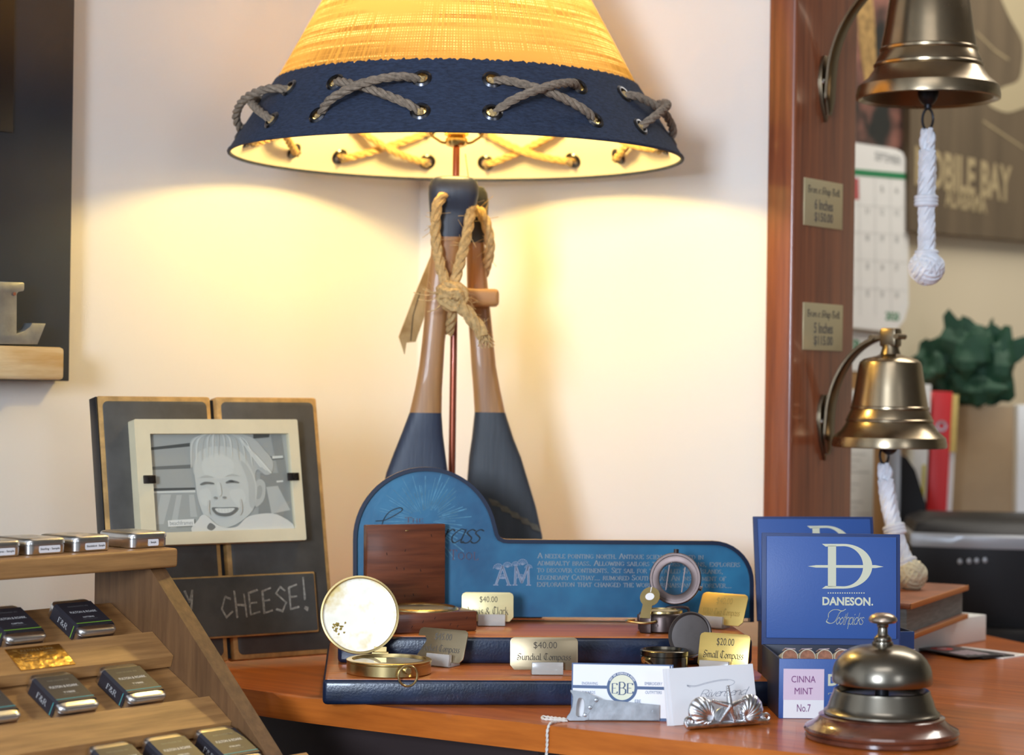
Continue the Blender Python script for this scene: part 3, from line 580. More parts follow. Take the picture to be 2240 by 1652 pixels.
blob([(820, 560), (1000, 470), (1180, 560), (1150, 720), (1000, 760), (850, 720)], 8); blob([(760, 900), (860, 860), (900, 960), (840, 1060), (770, 1020)], 8); blob([(1120, 900), (1260, 880), (1300, 1000), (1220, 1080), (1140, 1000)], 8)
blob([(1270, 560), (1360, 640), (1420, 820), (1400, 1080), (1340, 1060), (1340, 800)], 5)
for i in range(11):
    x = 1010+(i-5)*22; e = 1010+(i-5)*(66 if i < 5 else 78); zz = 455+(abs(i-5)**1.7)*9; m_ = (e+x)/2+(i-5)*16
    blob([(x, 232), (m_, 270+abs(i-5)*12), (e, zz), (e+12, zz+22), (m_+26, 275+abs(i-5)*12), (x+16, 232)], (6, 8, 5)[i % 3])
for i in range(5): blob([(1290+i*40, 330+i*45), (1310+i*40, 320+i*45), (1500+i*30, 600+i*20), (1480+i*30, 610+i*20)], 6 if i % 2 else 7)
blob([(770, 815), (830, 790), (920, 800), (930, 820), (850, 815), (785, 828)], 2); blob([(1070, 800), (1130, 775), (1215, 795), (1225, 812), (1140, 805), (1085, 812)], 2); blob([(1110, 782), (1150, 776), (1170, 798), (1130, 804)], 1)
blob([(770, 740), (850, 715), (930, 745), (850, 735)], 5); blob([(1070, 735), (1150, 705), (1240, 735), (1150, 722)], 5)
blob([(915, 965), (945, 960), (955, 985), (925, 985)], 3); blob([(1020, 965), (1055, 960), (1060, 980), (1030, 985)], 3); blob([(960, 820), (1000, 810), (1010, 930), (970, 950)], 8)
blob([(885, 1085), (1000, 1085), (1190, 1090), (1130, 1160), (1030, 1185), (930, 1160)], 2); blob([(925, 1095), (1030, 1095), (1150, 1097), (1100, 1140), (1020, 1150), (950, 1135)], 7)
for i in range(5): blob([(960+i*36, 1095), (964+i*36, 1095), (964+i*36, 1142), (960+i*36, 1142)], 5, False)
blob([(840, 1010), (860, 1010), (850, 1110), (860, 1170), (835, 1120)], 5); blob([(1215, 1010), (1235, 1000), (1240, 1120), (1205, 1180), (1220, 1090)], 5)
blob([(700, 1370), (720, 1210), (800, 1165), (950, 1290), (1150, 1310), (1320, 1190), (1650, 1180), (1800, 1370)], 6); blob([(810, 1310), (850, 1255), (910, 1300), (860, 1340)], 2)
blob([(365, 1215), (665, 1205), (665, 1280), (365, 1285)], 7, False)
g.mi = 3; g.strokes(fit(sans('beachframes', 1), *(fq(385, 0)[0], fq(650, 0)[0]), fq(0, 1268)[1], fq(0, 1222)[1]), y[0]-.0001)
g.build('photo_print', ['g%d' % i for i in range(9)], fr)
g = G(); g.box(((px0+px1)/2, -.0096, (pz0+pz1)/2), (PW-.0006, .001, PH-.0006)); g.build('glass_pane', 'glass', fr)
for q in ((327, 1049), (641, 1043)):
    u, z = fp.uv(q[0], q[1], -.0135); g = G(); g.box((u, -.0137, z), (.0135, .0022, .0085), .0005); g.lathe([(.0001, -.0018), (.0026, -.0018), (.0032, 0)], 16, X=tr(u+.001, -.0149, z) @ rot('X', -90)); g.build('clip', 'bronze_clip', fr)
# chalk plaque
a = fp.uv(687, 1250, -.004); b = fp.uv(703, 1382, -.004); cL = fp.uv(395, 1262, -.004)
cx1 = (a[0]+b[0])/2; cz0 = b[1]; cz1 = a[1]; cx0 = cx1-(cx1-mx0)*1.0-.006
g = G(); g.mi = 1; g.box(((cx0+cx1)/2, -.0002, (cz0+cz1)/2), (cx1-cx0, .005, cz1-cz0), .0015); g.mi = 0; g.prism(rrect(cx0+.002, cz0+.002, cx1-.002, cz1-.002, .002), -.0035, -.0024)
pl = g.build('chalk_plaque', ['slate', 'tan_edge'], t)
cw, chh = cx1-cx0, cz1-cz0
chalk = {'S': [[(.8, .85), (.4, 1), (.1, .75), (.8, .35), (.5, 0), (.05, .1)]], 'A': [[(0, 0), (.4, 1), (.8, 0)], [(.15, .4), (.65, .4)]], 'Y': [[(0, 1), (.35, .5), (.6, 1)], [(.6, 1), (.45, .2), (.1, -.25)]],
  'C': [[(.75, .8), (.35, .9), (.05, .4), (.4, .05), (.8, .3)]], 'H': [[(.05, 1.05), (.15, 0)], [(.75, .9), (.8, 0)], [(.1, .5), (.8, .45)]], 'E': [[(.7, 1), (.1, .9), (.1, .02), (.75, .1)], [(.1, .5), (.6, .52)]], '!': [[(.2, 1.25), (.25, .35)], [(.25, .02), (.35, -.02), (.3, -.12), (.18, -.05), (.25, .02)]]}
g = G()
def chalkword(s, x, z, size, adv, rise=0.0):
    for i, ch in enumerate(s):
        for st in chalk[ch]:
            p = [(x+i*adv+q[0]*size*.62+random.uniform(-.0004, .0004), z+i*rise+q[1]*size) for q in st]
            for k in range(2): g.strokes(pen([(a+random.uniform(-.0006, .0006), b+random.uniform(-.0006, .0006)) for a, b in p], (0, 0), .0009), -.0037-k*.00005)
lx, lz = fp.uv(485, 1348, -.004); rx_, rz_ = fp.uv(668, 1330, -.004)
chalkword('CHEESE!', lx, cz0+chh*.30, chh*.40, (rx_-lx)/6.2, .0012)
g.build('chalk_word', 'chalk', pl); g = G()
sx_, _ = fp.uv(408, 1330, -.004); chalkword('SAY', sx_-.055, cz0+chh*.42, chh*.36, .027)
g.build('chalk_word', 'chalk', pl)
# ================================================================== fragrance rack
TH = math.radians(50); RA = V((math.cos(TH), math.sin(TH), 0)); RB = V((-math.sin(TH), math.cos(TH), 0)); RT = at(365, 1242, 1.97); RO = V((RT.x, RT.y, 0))
RM = Matrix((RA, RB, UP)).transposed().to_4x4(); RM.translation = RO
def ra(x, y, d): return (onp(x, y, RO-RB*d, RB)-RO).dot(RA)   # coordinate along the rack of a pixel seen at distance d in front of the top board
RLEN = .60
t = thing('display_rack', 'stepped walnut display rack with sloping tiers of fragrance tins at lower left', 'display rack', RM)
SIDE = rot('Z', 90)                # outline drawn in (x,z) becomes (y,z)
for x in (-.018, -RLEN):
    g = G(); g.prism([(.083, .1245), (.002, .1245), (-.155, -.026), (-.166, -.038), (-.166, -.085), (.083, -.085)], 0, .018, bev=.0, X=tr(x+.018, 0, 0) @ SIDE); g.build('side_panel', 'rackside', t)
g = G(); g.box((-RLEN/2+.004, .041, .1345), (RLEN+.010, .094, .018), .003, seg=3); g.build('top_board', 'rackwood', t)
SV = (.0795, -.0515)
def sec(pts, x0, x1, name):
    g = G(); g.prism([(-d, z) for d, z in pts], 0, x1-x0, bev=.0, X=tr(x1, 0, 0) @ SIDE); return g.build(name, 'rackwood', t)
for k in range(3):
    dx, dz = SV[0]*(k-1), SV[1]*(k-1)
    sh = [(.021, .0375), (.0825, .0055), (.0825, -.0005), (.021, .0315)]
    sec([(d+dx, z+dz) for d, z in sh], -RLEN+.0185, -.0185, 'tier_shelf')
    if k < 2:
        lp = [(.082, .0155), (.112, -.0042), (.1085, -.0145), (.083, -.0045)]
        sec([(d+dx, z+dz) for d, z in lp], -RLEN+.0185, -.0185, 'tier_lip')
sec([(.1665, -.030), (.196, -.050), (.196, -.085), (.1665, -.085)], -RLEN, .022, 'foot_rail')
g = G(); u0 = ra(88, 1440, .018); g.box((0, 0, .0006), (.058, .0285, .0008)); lp_ang = math.degrees(math.atan2(.0197, .030))
pm = RM @ tr(u0, -.0178, .0569) @ rot('X', lp_ang)
p = thing('name_plate', 'etched brass name plate on the upper lip of the walnut rack', 'name plate', pm); g.build('plate', 'brassplate', p)
g = G()
for txt, xx, zz, sz in (('FULTON & ROARK', .002, .0082, .0042), ('TYBEE', -.014, .0050, .0028), ('HATTERAS', .014, .0050, .0028), ('CAPTIVA', -.013, .0018, .0028), ('STERLING', .014, .0018, .0028), ('SHACKLEFORD', -.012, -.0014, .0026), ('SOLID COLOGNE', .012, -.0046, .0026), ('FRAGRANCE', -.012, -.0046, .0026)):
    g.strokes(place(sans(txt, sz, .02), xx, zz), 0, X=tr(0, 0, .0012) @ FLIP)
g.build('plate_lettering', 'plateink', p)
# tins
TW, TL, THH = .0425, .0535, .0145
def tin_body(parent):
    g = G()
    def rg(ins, z, r=.0065): return [(p[0], p[1], z) for p in rrect(-TW/2+ins, -TL/2+ins, TW/2-ins, TL/2-ins, max(.002, r-ins*.5), 5)]
    g.loft([rg(.0012, 0), rg(.0002, .0010), rg(.0, .0085), rg(.0006, .0088), rg(.0006, .0091), rg(-.0003, .0094), rg(-.0003, .0125), rg(.0008, .0139), rg(.0035, .0146), rg(.010, .0150)])
    return g.build('tin_body', 'tin', parent, sharp=45)
def sleeved_tin(name_txt, kind_txt, tag_txt, line, label, mat, cat='fragrance tin', group=None):
    p = thing('sleeved_tin', label, cat, mat, group); tin_body(p)
    g = G(); a = TW/2+.0006; y0, y1 = -.0185, .0185
    prof = [(-a, .0004), (-a, .0135), (-a+.0022, .0156), (a-.0022, .0156), (a, .0135), (a, .0004)]
    q = prof+[(x*.985, z-.0005 if z > .01 else z) for x, z in prof[::-1]]
    g.prism(q, y0, y1); sl = g.build('sleeve', 'sleeve', p, sharp=30)
    top = tr(0, 0, .01572) @ FLIP; left = tr(-a-.0001, 0, 0) @ rot('Z', -90)
    g = G(); g.mi = 0
    g.strokes(fit(sans('FULTON & ROARK', 1, .02), -.0150, .0150, .0010, .0042), 0, X=top)
    g.strokes(fit(sans(name_txt, 1, .02), -.0062, .0062, -.0070, -.0050), 0, X=top)
    g.mi = 1; g.strokes(fit(sans(kind_txt, 1), -.0115, .0115, .0110, .0128), 0, X=top); g.strokes(fit(sans(tag_txt, 1), -.0080, .0080, -.0098, -.0084), 0, X=top)
    g.mi = 0; g.strokes(fit(penned('F&R', 1, 'roman'), -.0075, .0075, .0040, .0095), 0, X=left)
    g.build('sleeve_lettering', ['silver_ink', 'silver_dim'], sl)
    g = G()
    for s, z0, z1 in ((-1, 0, 0),):
        g.box((0, y0+.0035, .01575), (2*a-.0040, .0006, .0002)); g.box((-a-.00005, y0+.0035, .0070), (.0002, .0006, .0125)); g.box((a+.00005, y0+.0035, .0070), (.0002, .0006, .0125))
    g.build('colour_line', line, sl); return p
SH_A = math.atan2(.032, .0615)
def on_shelf(k, x, along=.5, spin=0.0):
    dx, dz = SV[0]*(k-1), SV[1]*(k-1); d = .024+along*(.081-.024)
    z = .0375-(d-.021)*(.032/.0615)
    return RM @ tr(x, -(d+dx), z+dz+.0004) @ Matrix.Rotation(SH_A, 4, 'X') @ rot('Z', spin)
sg = 'sleeved fragrance tins on the rack'
sleeved_tin('HATTERAS', 'SOLID FRAGRANCE .2OZ', 'Clean, Green, Spice', 'green_line', 'charcoal sleeved tin with lime green line, on the top tier nearest the rack side', on_shelf(0, ra(176, 1362, -.026)), group=sg)
sleeved_tin('CAPTIVA', 'SOLID FRAGRANCE .2OZ', 'Sweet Citrus, Wild Botanical, Light Water', 'green_line', 'charcoal sleeved tin with lime green line, on the top tier cut by the photo edge', on_shelf(0, ra(20, 1375, -.026)), group=sg)
sleeved_tin('TYBEE', 'SOLID COLOGNE .2OZ', 'Citrus, Light, Musk', 'teal_line', 'teal lined sleeved tin on the middle tier, right one of the pair', on_shelf(1, ra(282, 1512, .053)), group=sg)
sleeved_tin('TYBEE', 'SOLID COLOGNE .2OZ', 'Citrus, Light, Musk', 'teal_line', 'teal lined sleeved tin on the middle tier, left one of the pair', on_shelf(1, ra(132, 1530, .053)), group=sg)
sleeved_tin('TYBEE', 'SOLID COLOGNE .2OZ', 'Citrus, Light, Musk', 'teal_line', 'teal lined sleeved tin on the middle tier, cut by the left photo edge', on_shelf(1, ra(-42, 1548, .053)), group=sg)
for x, lb in ((492, 'sleeved tin on the bottom tier beside the slanted rack side'), (380, 'sleeved tin on the bottom tier, middle of the three'), (262, 'sleeved tin on the bottom tier, leftmost of the three')):
    sleeved_tin('STERLING', 'SOLID COLOGNE .2OZ', 'Citrus, Light, Musk', 'teal_line', lb, on_shelf(2, ra(x, 1645+(492-x)*.12, .132)), group=sg)
def sample_tin(txt, label, px, py, spin, cut=False):
    u = ra(px, py, -.010); m = RM @ tr(u+TW/2, .010+TL/2, .1437) @ rot('Z', spin)
    p = thing('sample_tin', label, 'fragrance tin', m, 'bare sample tins on the top board'); tin_body(p)
    g = G(); X = tr(0, 0, .01505) @ FLIP
    ro = circ(0, 0, .0085, .0050, 30); g.ringflat(ro, [(a*.92, b*.90) for a, b in ro], 0, X); g.strokes(fit(penned('F&R', 1, 'roman'), -.0055, .0055, -.0022, .0022), -.0001, X); g.build('embossing', 'galv', p)
    g = G(); x0, x1 = (-.0095, .0135) if not cut else (-.002, .0095)
    o_ = rrect(x0, .0018, x1, .0080, .0012) if not cut else [(x0, .0018)]+rrect(x0+.004, .0018, x1, .0080, .0012)[:12]+[(x0, .0080)]
    g.mi = 0; g.prism(o_, -TL/2-.0004, -TL/2-.0001); g.mi = 1
    g.strokes(fit(sans(txt, 1, .01), x0+.0010, x1-.0010 if not cut else x1-.003, .0038, .0062), -TL/2-.0006); g.build('sticker', ['label', 'ink'], p)
sample_tin('- Sample', 'bare silver tin with a half cut sticker, at the right end of the top board', 293, 1197, -4, True)
sample_tin('Shackleford - Sample', 'bare silver tin second from the right end of the top board', 163, 1206, 1)
sample_tin('Sterling - Sample', 'bare silver tin third from the right end of the top board', 62, 1212, 0)
sample_tin('Hatteras - Sample', 'bare silver tin on the top board cut by the left photo edge', -40, 1219, 0)
t = thing('display_cabinet', 'dark low cabinet beneath the walnut rack, in front of the counter', 'cabinet', RM)
g = G(); g.box((-.33, -.045, -.0855-.4865), (.72, .25, .973), .002); g.build('carcass', 'dark_cab', t)
# ================================================================== lamp
LY = 2.36; LP = at(998, 345, LY); LO = V((LP.x, LY, 0.0)); ZR = LP.z; RR = 0.2527; ZB = ZR+.079; RBT = .2027
t = thing('table_lamp', 'table lamp of two crossed canoe paddles under a lit burlap shade with navy roped band', 'lamp', LO)
A0 = PI/2
def shade_uv(p): return (((math.atan2(p.y, p.x)-A0) % (2*PI))*.2, p.z)
g = G(); NZ = 24; prof = [(RBT+.0024, ZB-.004)]+[(RBT-(RBT-.101)*i/NZ, ZB+(.82-.634)*i/NZ) for i in range(NZ+1)]
g.lathe(prof, 160, a0=A0+1e-4, a1=A0+2*PI-1e-4); g.build('shade', 'burlap', t, uvf=shade_uv)
g = G(); g.tube([(.101*math.cos(a), .101*math.sin(a), .821) for a in [2*PI*i/64 for i in range(64)]], .0022, 6, True); g.build('shade_top_ring', 'lining', t)
ROT0 = math.radians(-90+1.5); XA = [ROT0+math.radians(22.5+45*k) for k in range(8)]
ZE = (ZR+.020, ZR+.0565); DA = (math.radians(13.8), math.radians(13.0))
def cone(a, z, off=0.0):
    k = (z-ZR)/.079; r = RR+(RBT-RR)*k; nz = (RR-RBT)/math.hypot(.079, RR-RBT); nr_ = .079/math.hypot(.079, RR-RBT)
    return V(((r+off*nr_)*math.cos(a), (r+off*nr_)*math.sin(a), z+off*nz))
holes = [(x+s*DA[i], ZE[i]) for x in XA for s in (-1, 1) for i in (0, 1)]
hp = [cone(a, z) for a, z in holes]
def band(off, mat, name):
    g = G(); n, m = 720, 30; vs = []; fs = []
    for i in range(m+1):
        z = ZR+.079*i/m
        for k in range(n):
            j = .0006*math.sin(k*1.7+i)*(i in (0, m)) + (.0008*math.sin(k*.9)+.0006*math.sin(k*2.3) if i == m else 0)
            vs.append(cone(2*PI*k/n, z+j, off))
    for i in range(m):
        for k in range(n):
            q = [i*n+k, i*n+(k+1) % n, (i+1)*n+(k+1) % n, (i+1)*n+k]; c = (vs[q[0]]+vs[q[2]])/2
            ang = math.atan2(c.y, c.x); hit = False
            for h in hp:
                if abs(h.x-c.x) < .009 and abs(h.y-c.y) < .009 and abs(h.z-c.z) < .009 and (h-c).length < .0078: hit = True; break
            if not hit: fs.append(q)
    g.add(vs, fs); return g.build(name, mat, t, sharp=80)
band(.0016, 'navy_cloth', 'shade_band'); band(-.0006, 'lining', 'band_lining')
g = G(); g.tube([cone(2*PI*k/160, ZR, .0004) for k in range(160)], .0022, 8, True); g.build('rim_piping', 'navy_cloth', t)
for h, (a, z) in zip(hp, holes):
    nrm = (cone(a, z, .01)-h).normalized(); X = Matrix.Translation(h) @ nrm.to_track_quat('Z', 'Y').to_matrix().to_4x4()
    g = G(); g.lathe([(.0058, -.0022), (.0058, .0014), (.0066, .0032), (.0085, .0034), (.0107, .0018), (.0107, .0014)], 24, X); g.lathe([(.0058, -.0022), (.0085, -.0030), (.0105, -.0012)], 24, X); g.build('eyelet', 'eyelet', t)
for x in XA:
    g = G()
    for s, bul in ((1, .013), (-1, .021)):
        a0, a1 = x-s*DA[1], x+s*DA[0]; P = []
        for f, off in ((0, -.010), (.06, .004), (.22, bul*.75), (.5, bul), (.78, bul*.75), (.94, .004), (1, -.010)): P.append(cone(a0+(a1-a0)*f, ZE[1]+(ZE[0]-ZE[1])*f, off))
        g.rope(P, .0046, n=6, smooth=6)
    g.build('lacing', 'rope_grey', t)
    g = G()
    for s, bul in ((1, -.010), (-1, -.017)):
        a0, a1 = x-s*DA[1], x+s*DA[0]; P = []
        for f, off in ((0, .002), (.07, -.008), (.5, bul), (.93, -.008), (1, .002)): P.append(cone(a0+(a1-a0)*f, ZE[1]+(ZE[0]-ZE[1])*f, off))
        g.rope(P, .0046, n=6, smooth=6)
    g.build('inner_lacing', 'rope', t)
ZS = ZR+.015
g = G(); g.lathe([(.0045, ZS-.004), (.011, ZS-.002), (.0125, ZS+.001), (.0125, ZS+.006), (.010, ZS+.008), (.0135, ZS+.010), (.0145, ZS+.030), (.0150, ZS+.056), (.012, ZS+.058)], 24); g.build('socket', 'brass', t)
g = G()
for s in (-1, 1): g.tube(catmull([(s*.010, 0, ZS+.001), (s*.020, 0, ZS+.004), (s*.034, 0, ZS+.020), (s*.050, 0, ZS+.080), (s*.052, 0, ZS+.14), (s*.035, 0, ZS+.20), (s*.006, 0, ZS+.225)], 6), .0016, 8)
for k in range(3):
    a = 2*PI*k/3; g.tube([(0, 0, ZS+.226), (.1*math.cos(a), .1*math.sin(a), .820)], .0014, 6)
g.build('harp', 'brass', t)
g = G(); g.ellipsoid((0, 0, ZS+.092), (.030, .030, .036), 24, 14); g.build('bulb', 'bulb', t)
g = G(); g.tube([(.0, 0, .012), (0, 0, ZS)], .0040, 14); g.build('rod', 'copper_rod', t)
g = G(); g.lathe([(.0001, .0022), (.098, .0022), (.100, .004), (.100, .014), (.094, .020), (.02, .021), (.0001, .021)], 56); g.build('base', 'block_wood', t)
g = G(); g.tube(catmull([(.010, .006, ZS-.01), (.016, .004, ZS-.06), (.012, .003, ZS-.12)], 5), .0006, 6); g.build('pull_chain', 'brass', t)
def paddle(rows, name, dep, navy, e=3.2):
    rings = []; mats = []; prev = None
    for (py, xl, xr, th, m) in rows:
        Y = dep(py); a = at(xl, py, Y)-LO; b = at(xr, py, Y)-LO; c = (a+b)/2; hw = (b.x-a.x)/2; r = []
        for k in range(24):
            q = 2*PI*k/24; cx, sy = math.cos(q), math.sin(q)
            r.append(V((c.x+hw*math.copysign(abs(cx)**(2/e), cx), c.y+th*math.copysign(abs(sy)**(2/e), sy), c.z+(a.z-b.z)*0)))
        rings.append(r); mats.append(m)
    g = G(); g.loft(rings, mats=mats[:-1]+[mats[-1]] if False else mats[1:]+[mats[-1]]); return g.build(name, [navy, 'paddle_wood'], t, sharp=40)
# rows: photograph row, left and right outline, half thickness, material of the band ending at this row
dl = lambda py: 2.332+.0*(py)
rowsL = [(386, 968, 1018, .006, 0), (389, 952, 1034, .011, 0), (396, 943, 1043, .0135, 0), (408, 938, 1047, .016, 0), (425, 937, 1047, .0165, 0), (445, 938, 1043, .014, 0), (458, 939, 1036, .0105, 0), (475, 940, 1027, .0100, 0), (495, 943, 1020, .0115, 0), (519, 945, 1013, .011, 0), (521, 945, 1013, .011, 1), (560, 942, 1008, .011, 1), (610, 936, 1000, .011, 1), (660, 931, 986, .011, 1), (700, 928, 979, .011, 1), (750, 923, 973, .0115, 1), (800, 917, 970, .012, 1), (850, 908, 967, .012, 1), (903, 896, 966, .011, 1), (905, 895, 966, .011, 0), (950, 878, 969, .009, 0), (990, 862, 974, .008, 0), (1035, 845, 980, .007, 0), (1150, 818, 988, .006, 0), (1300, 806, 985, .006, 0), (1370, 820, 972, .006, 0)]
pa = paddle(rowsL, 'paddle', dl, 'paddle_navy')
dr = lambda py: 2.392
rowsR = [(409, 1034, 1054, .006, 0), (412, 1028, 1060, .011, 0), (422, 1022, 1066, .013, 0), (440, 1020, 1069, .013, 0), (470, 1022, 1068, .0125, 0), (500, 1022, 1064, .0115, 0), (532, 1020, 1061, .011, 0), (534, 1020, 1061, .011, 1), (600, 1021, 1065, .011, 1), (660, 1022, 1071, .011, 1), (700, 1024, 1075, .011, 1), (750, 1028, 1080, .0115, 1), (800, 1031, 1085, .012, 1), (850, 1035, 1094, .012, 1), (902, 1038, 1105, .011, 1), (904, 1038, 1106, .011, 0), (960, 1032, 1124, .009, 0), (1000, 1026, 1140, .008, 0), (1050, 1022, 1155, .007, 0), (1110, 1018, 1173, .006, 0), (1170, 1016, 1186, .006, 0), (1280, 1018, 1198, .006, 0), (1372, 1035, 1182, .006, 0)]
pb = paddle(rowsR, 'paddle', dr, 'paddle_charcoal')
g = G()
for i in range(5):
    q = [at(x, y, 2.3855)-LO for x, y in ((1068+i*22, 1090+i*13), (1088+i*22, 1096+i*13), (1104+i*20, 1112+i*13), (1076+i*22, 1106+i*13))]; g.add([V((p.x, p.y-.0003*i, p.z)) for p in q], [[0, 1, 2, 3]])
g.build('worn_patch', 'worn', pb)
c0 = at(930, 652, 2.36)-LO; c1 = at(1092, 650, 2.36)-LO
g = G(); hz = .0098; g.box(((c0.x+c1.x)/2, .0, (c0.z+c1.z)/2), (c1.x-c0.x, .034, 2*hz), .005, seg=3); g.build('collar_block', 'block_wood', t)
def wp(lst): return [at(x, y, Y)-LO for x, y, Y in lst]
g = G()
st1 = wp([(974, 432, 2.335), (968, 430, 2.315), (956, 452, 2.308), (952, 500, 2.309), (957, 550, 2.310), (968, 600, 2.308), (985, 640, 2.306)])
st2 = wp([(1032, 445, 2.345), (1030, 460, 2.326), (1022, 510, 2.314), (1010, 560, 2.312), (998, 605, 2.308), (988, 640, 2.306)])
st3 = wp([(1038, 468, 2.392), (1047, 460, 2.374), (1060, 480, 2.370), (1070, 515, 2.371), (1071, 550, 2.376), (1064, 580, 2.388), (1058, 600, 2.405)])
for s in (st1, st2, st3): g.rope(s, .0060)
g.rope(wp([(962, 640, 2.312), (975, 628, 2.300), (1000, 630, 2.297), (1014, 645, 2.302), (1005, 660, 2.298), (980, 662, 2.298), (966, 652, 2.303), (975, 640, 2.296), (1000, 645, 2.292), (1008, 655, 2.300)]), .0068)
g.rope(wp([(968, 655, 2.306), (985, 672, 2.298), (1004, 668, 2.297), (1015, 655, 2.300), (1002, 640, 2.294), (982, 645, 2.290)]), .0062)
g.rope(wp([(990, 655, 2.300), (1010, 672, 2.297), (1028, 692, 2.297), (1044, 712, 2.298), (1058, 735, 2.299)]), [.0078][0])
g.rope(wp([(984, 660, 2.306), (990, 685, 2.312), (986, 705, 2.322), (982, 728, 2.334)]), .0055)
tail = wp([(1040, 705, 2.298), (1058, 738, 2.299)])
for s in (st1, st2, st3): g.fuzz(s, .006, 26, .012)
g.fuzz(wp([(962, 640, 2.298), (1012, 655, 2.298), (1050, 722, 2.297)]), .009, 60, .014)
for i in range(40):
    a = tail[1]+V((random.uniform(-.006, .006), random.uniform(-.006, .006), random.uniform(-.003, .004))); g.tube([a, a+V((random.uniform(-.004, .008), random.uniform(-.004, .004), -random.uniform(.004, .010)))], .0006, 4)
for (x, y), (x2, y2) in (((960, 640), (905, 640)), ((962, 648), (915, 655)), ((965, 636), (925, 632)), ((970, 660), (935, 682))): g.tube(catmull(wp([(x, y, 2.30), ((x+x2)/2, (y+y2)/2+6, 2.296), (x2, y2, 2.30)]), 5), .0007, 4)
g.build('rope_tie', 'rope', t)
tg = thing('paper_tag', 'folded kraft paper tag hanging behind the left paddle of the lamp', 'tag', LO)
g = G(); pts = []
q = [(942, 560), (944, 640), (926, 700), (909, 748), (889, 750), (885, 776), (872, 737), (905, 650)]
pl_ = Pl(at(905, 680, 2.388), V((.75, .62, 0)), UP)
g.prism([pl_.uv(*p) for p in q], -.0003, .0003, X=Matrix.Translation(-LO) @ pl_.mat()); g.build('tag_card', 'kraft', tg)
g = G(); g.strokes(pen([pl_.uv(*p) for p in ((918, 640), (903, 690), (898, 745))], (0, 0), .0006), -.0005, X=Matrix.Translation(-LO) @ pl_.mat()); g.build('fold_line', 'ink', tg)
# ================================================================== compass display stand
SD = 4.0; SO = onz(705, 1543); SM = Matrix.Translation(SO) @ rot('Z', SD); SI = SM.inverted()
t = thing('compass_stand', 'two step navy and cherry wood compass display stand with a tall blue back panel', 'display stand', SM)
Z1, Z2 = .0247, .052
def step(name, x0, x1, y0, y1, z0, z1):
    g = G(); g.mi = 0; g.box(((x0+x1)/2, (y0+y1)/2, (z0+z1-.0006)/2), (x1-x0, y1-y0, z1-z0-.0006), .0045, seg=3)
    g.mi = 1; g.prism(rrect(x0+.0022, y0+.0022, x1-.0022, y1-.0022, .003), -z1, -z1+.004, bev=.0008, X=rot('X', -90)); return g.build(name, ['stand_navy', 'stand_wood'], t, sharp=45)
step('lower_step', 0, .424, 0, .275, 0, Z1)
step('upper_step', .0125, .4245, .1075, .272, Z1, Z2)
pn = Pl(SM @ V((0, .243, Z2)), dirz(SD), UP+UP.cross(dirz(SD))*.03)
ol = [(772, 1366), (772, 1270)]+[(930+158*math.cos(math.radians(a)), 1180-158*math.sin(math.radians(a))) for a in range(180, 6, -6)]+[(1090, 1168), (1094, 1175), (1102, 1179), (1112, 1180), (1300, 1181.5), (1540, 1183)]+[(1558+90*math.cos(math.radians(a)), 1273-90*math.sin(math.radians(a))) for a in range(90, -1, -10)]+[(1648, 1366)]
op = [pn.uv(*p) for p in ol]; zb_ = .0006; op[0] = (op[0][0], zb_); op[-1] = (op[-1][0], zb_)
def inset(poly, d):
    n = len(poly); area = sum(poly[i][0]*poly[(i+1) % n][1]-poly[(i+1) % n][0]*poly[i][1] for i in range(n)); sg_ = 1 if area > 0 else -1; out = []
    for i in range(n):
        a, b, c = V(poly[i-1]), V(poly[i]), V(poly[(i+1) % n]); u = (b-a).normalized(); v = (c-b).normalized()
        n1 = V((-u.y, u.x))*sg_; n2 = V((-v.y, v.x))*sg_; m_ = n1+n2; m_ = m_/(max(.3, m_.length_squared/2)) if m_.length > 1e-6 else n1
        q = b+m_*d; out.append((q.x, q.y))
    return out
PX = SI @ pn.mat()
ip = inset(op, .0042); ip[0] = (ip[0][0], op[0][1]); ip[-1] = (ip[-1][0], op[-1][1])
g = G(); g.frame(op, ip, -.0035, .009, X=PX); n = len(op)
for i in range(n): g.m[-4*n+4*i+2] = 1
pnl = g.build('back_panel', ['rim_navy', 'panel_tan'], t, sharp=50)
g = G(); g.prism(inset(op, .0038), .0, .008, X=PX); g.build('panel_face', 'panel_blue', pnl)
g = G()
cx, cz = pn.uv(930, 1140)
for i in range(64):
    a = 2*PI*i/64+random.uniform(-.03, .03); r0, r1 = random.uniform(.008, .02), random.uniform(.030, .052)
    p0 = (cx+r0*math.cos(a), cz+r0*math.sin(a)); p1 = (cx+r1*math.cos(a), cz+r1*math.sin(a)); g.strokes(pen([p0, p1], (0, 0), random.uniform(.0003, .0007)), -.0002, X=PX)
g.build('sunburst', 'panel_ray', pnl)
g = G()
def pfit(polys, xa, xb, yb, yt):
    a, b = pn.uv(xa, yb); c, d = pn.uv(xb, yt); return fit(polys, a, c, b, d)
for s, xb, y in (('A needle pointing north. Antique science encased in', 1539, 1220), ('admiralty brass. Allowing sailors to cross oceans, explorers', 1619, 1235.5), ('to discover continents. Set sail for the fabled Spice Islands,', 1581, 1251), ('legendary Cathay... rumored South Seas. An instrument of', 1588, 1267), ('exploration that changed the world, renaissance, forever...', 1600, 1282)):
    pl_ = penned(s, 1, 'roman', spacing=.06, weight=1.0); xa0 = min(p[0] for q in pl_ for p in q); xb0 = max(p[0] for q in pl_ for p in q); a, b = pn.uv(1175, y+1); c, d = pn.uv(xb, y-10.5)
    g.strokes([[(a+(p[0]-xa0)*(c-a)/(xb0-xa0), b+p[1]*(pn.uv(1175, y-10.5)[1]-b)) for p in q] for q in pl_], -.0004, X=PX)
g.build('panel_lettering', 'panel_text', pnl)
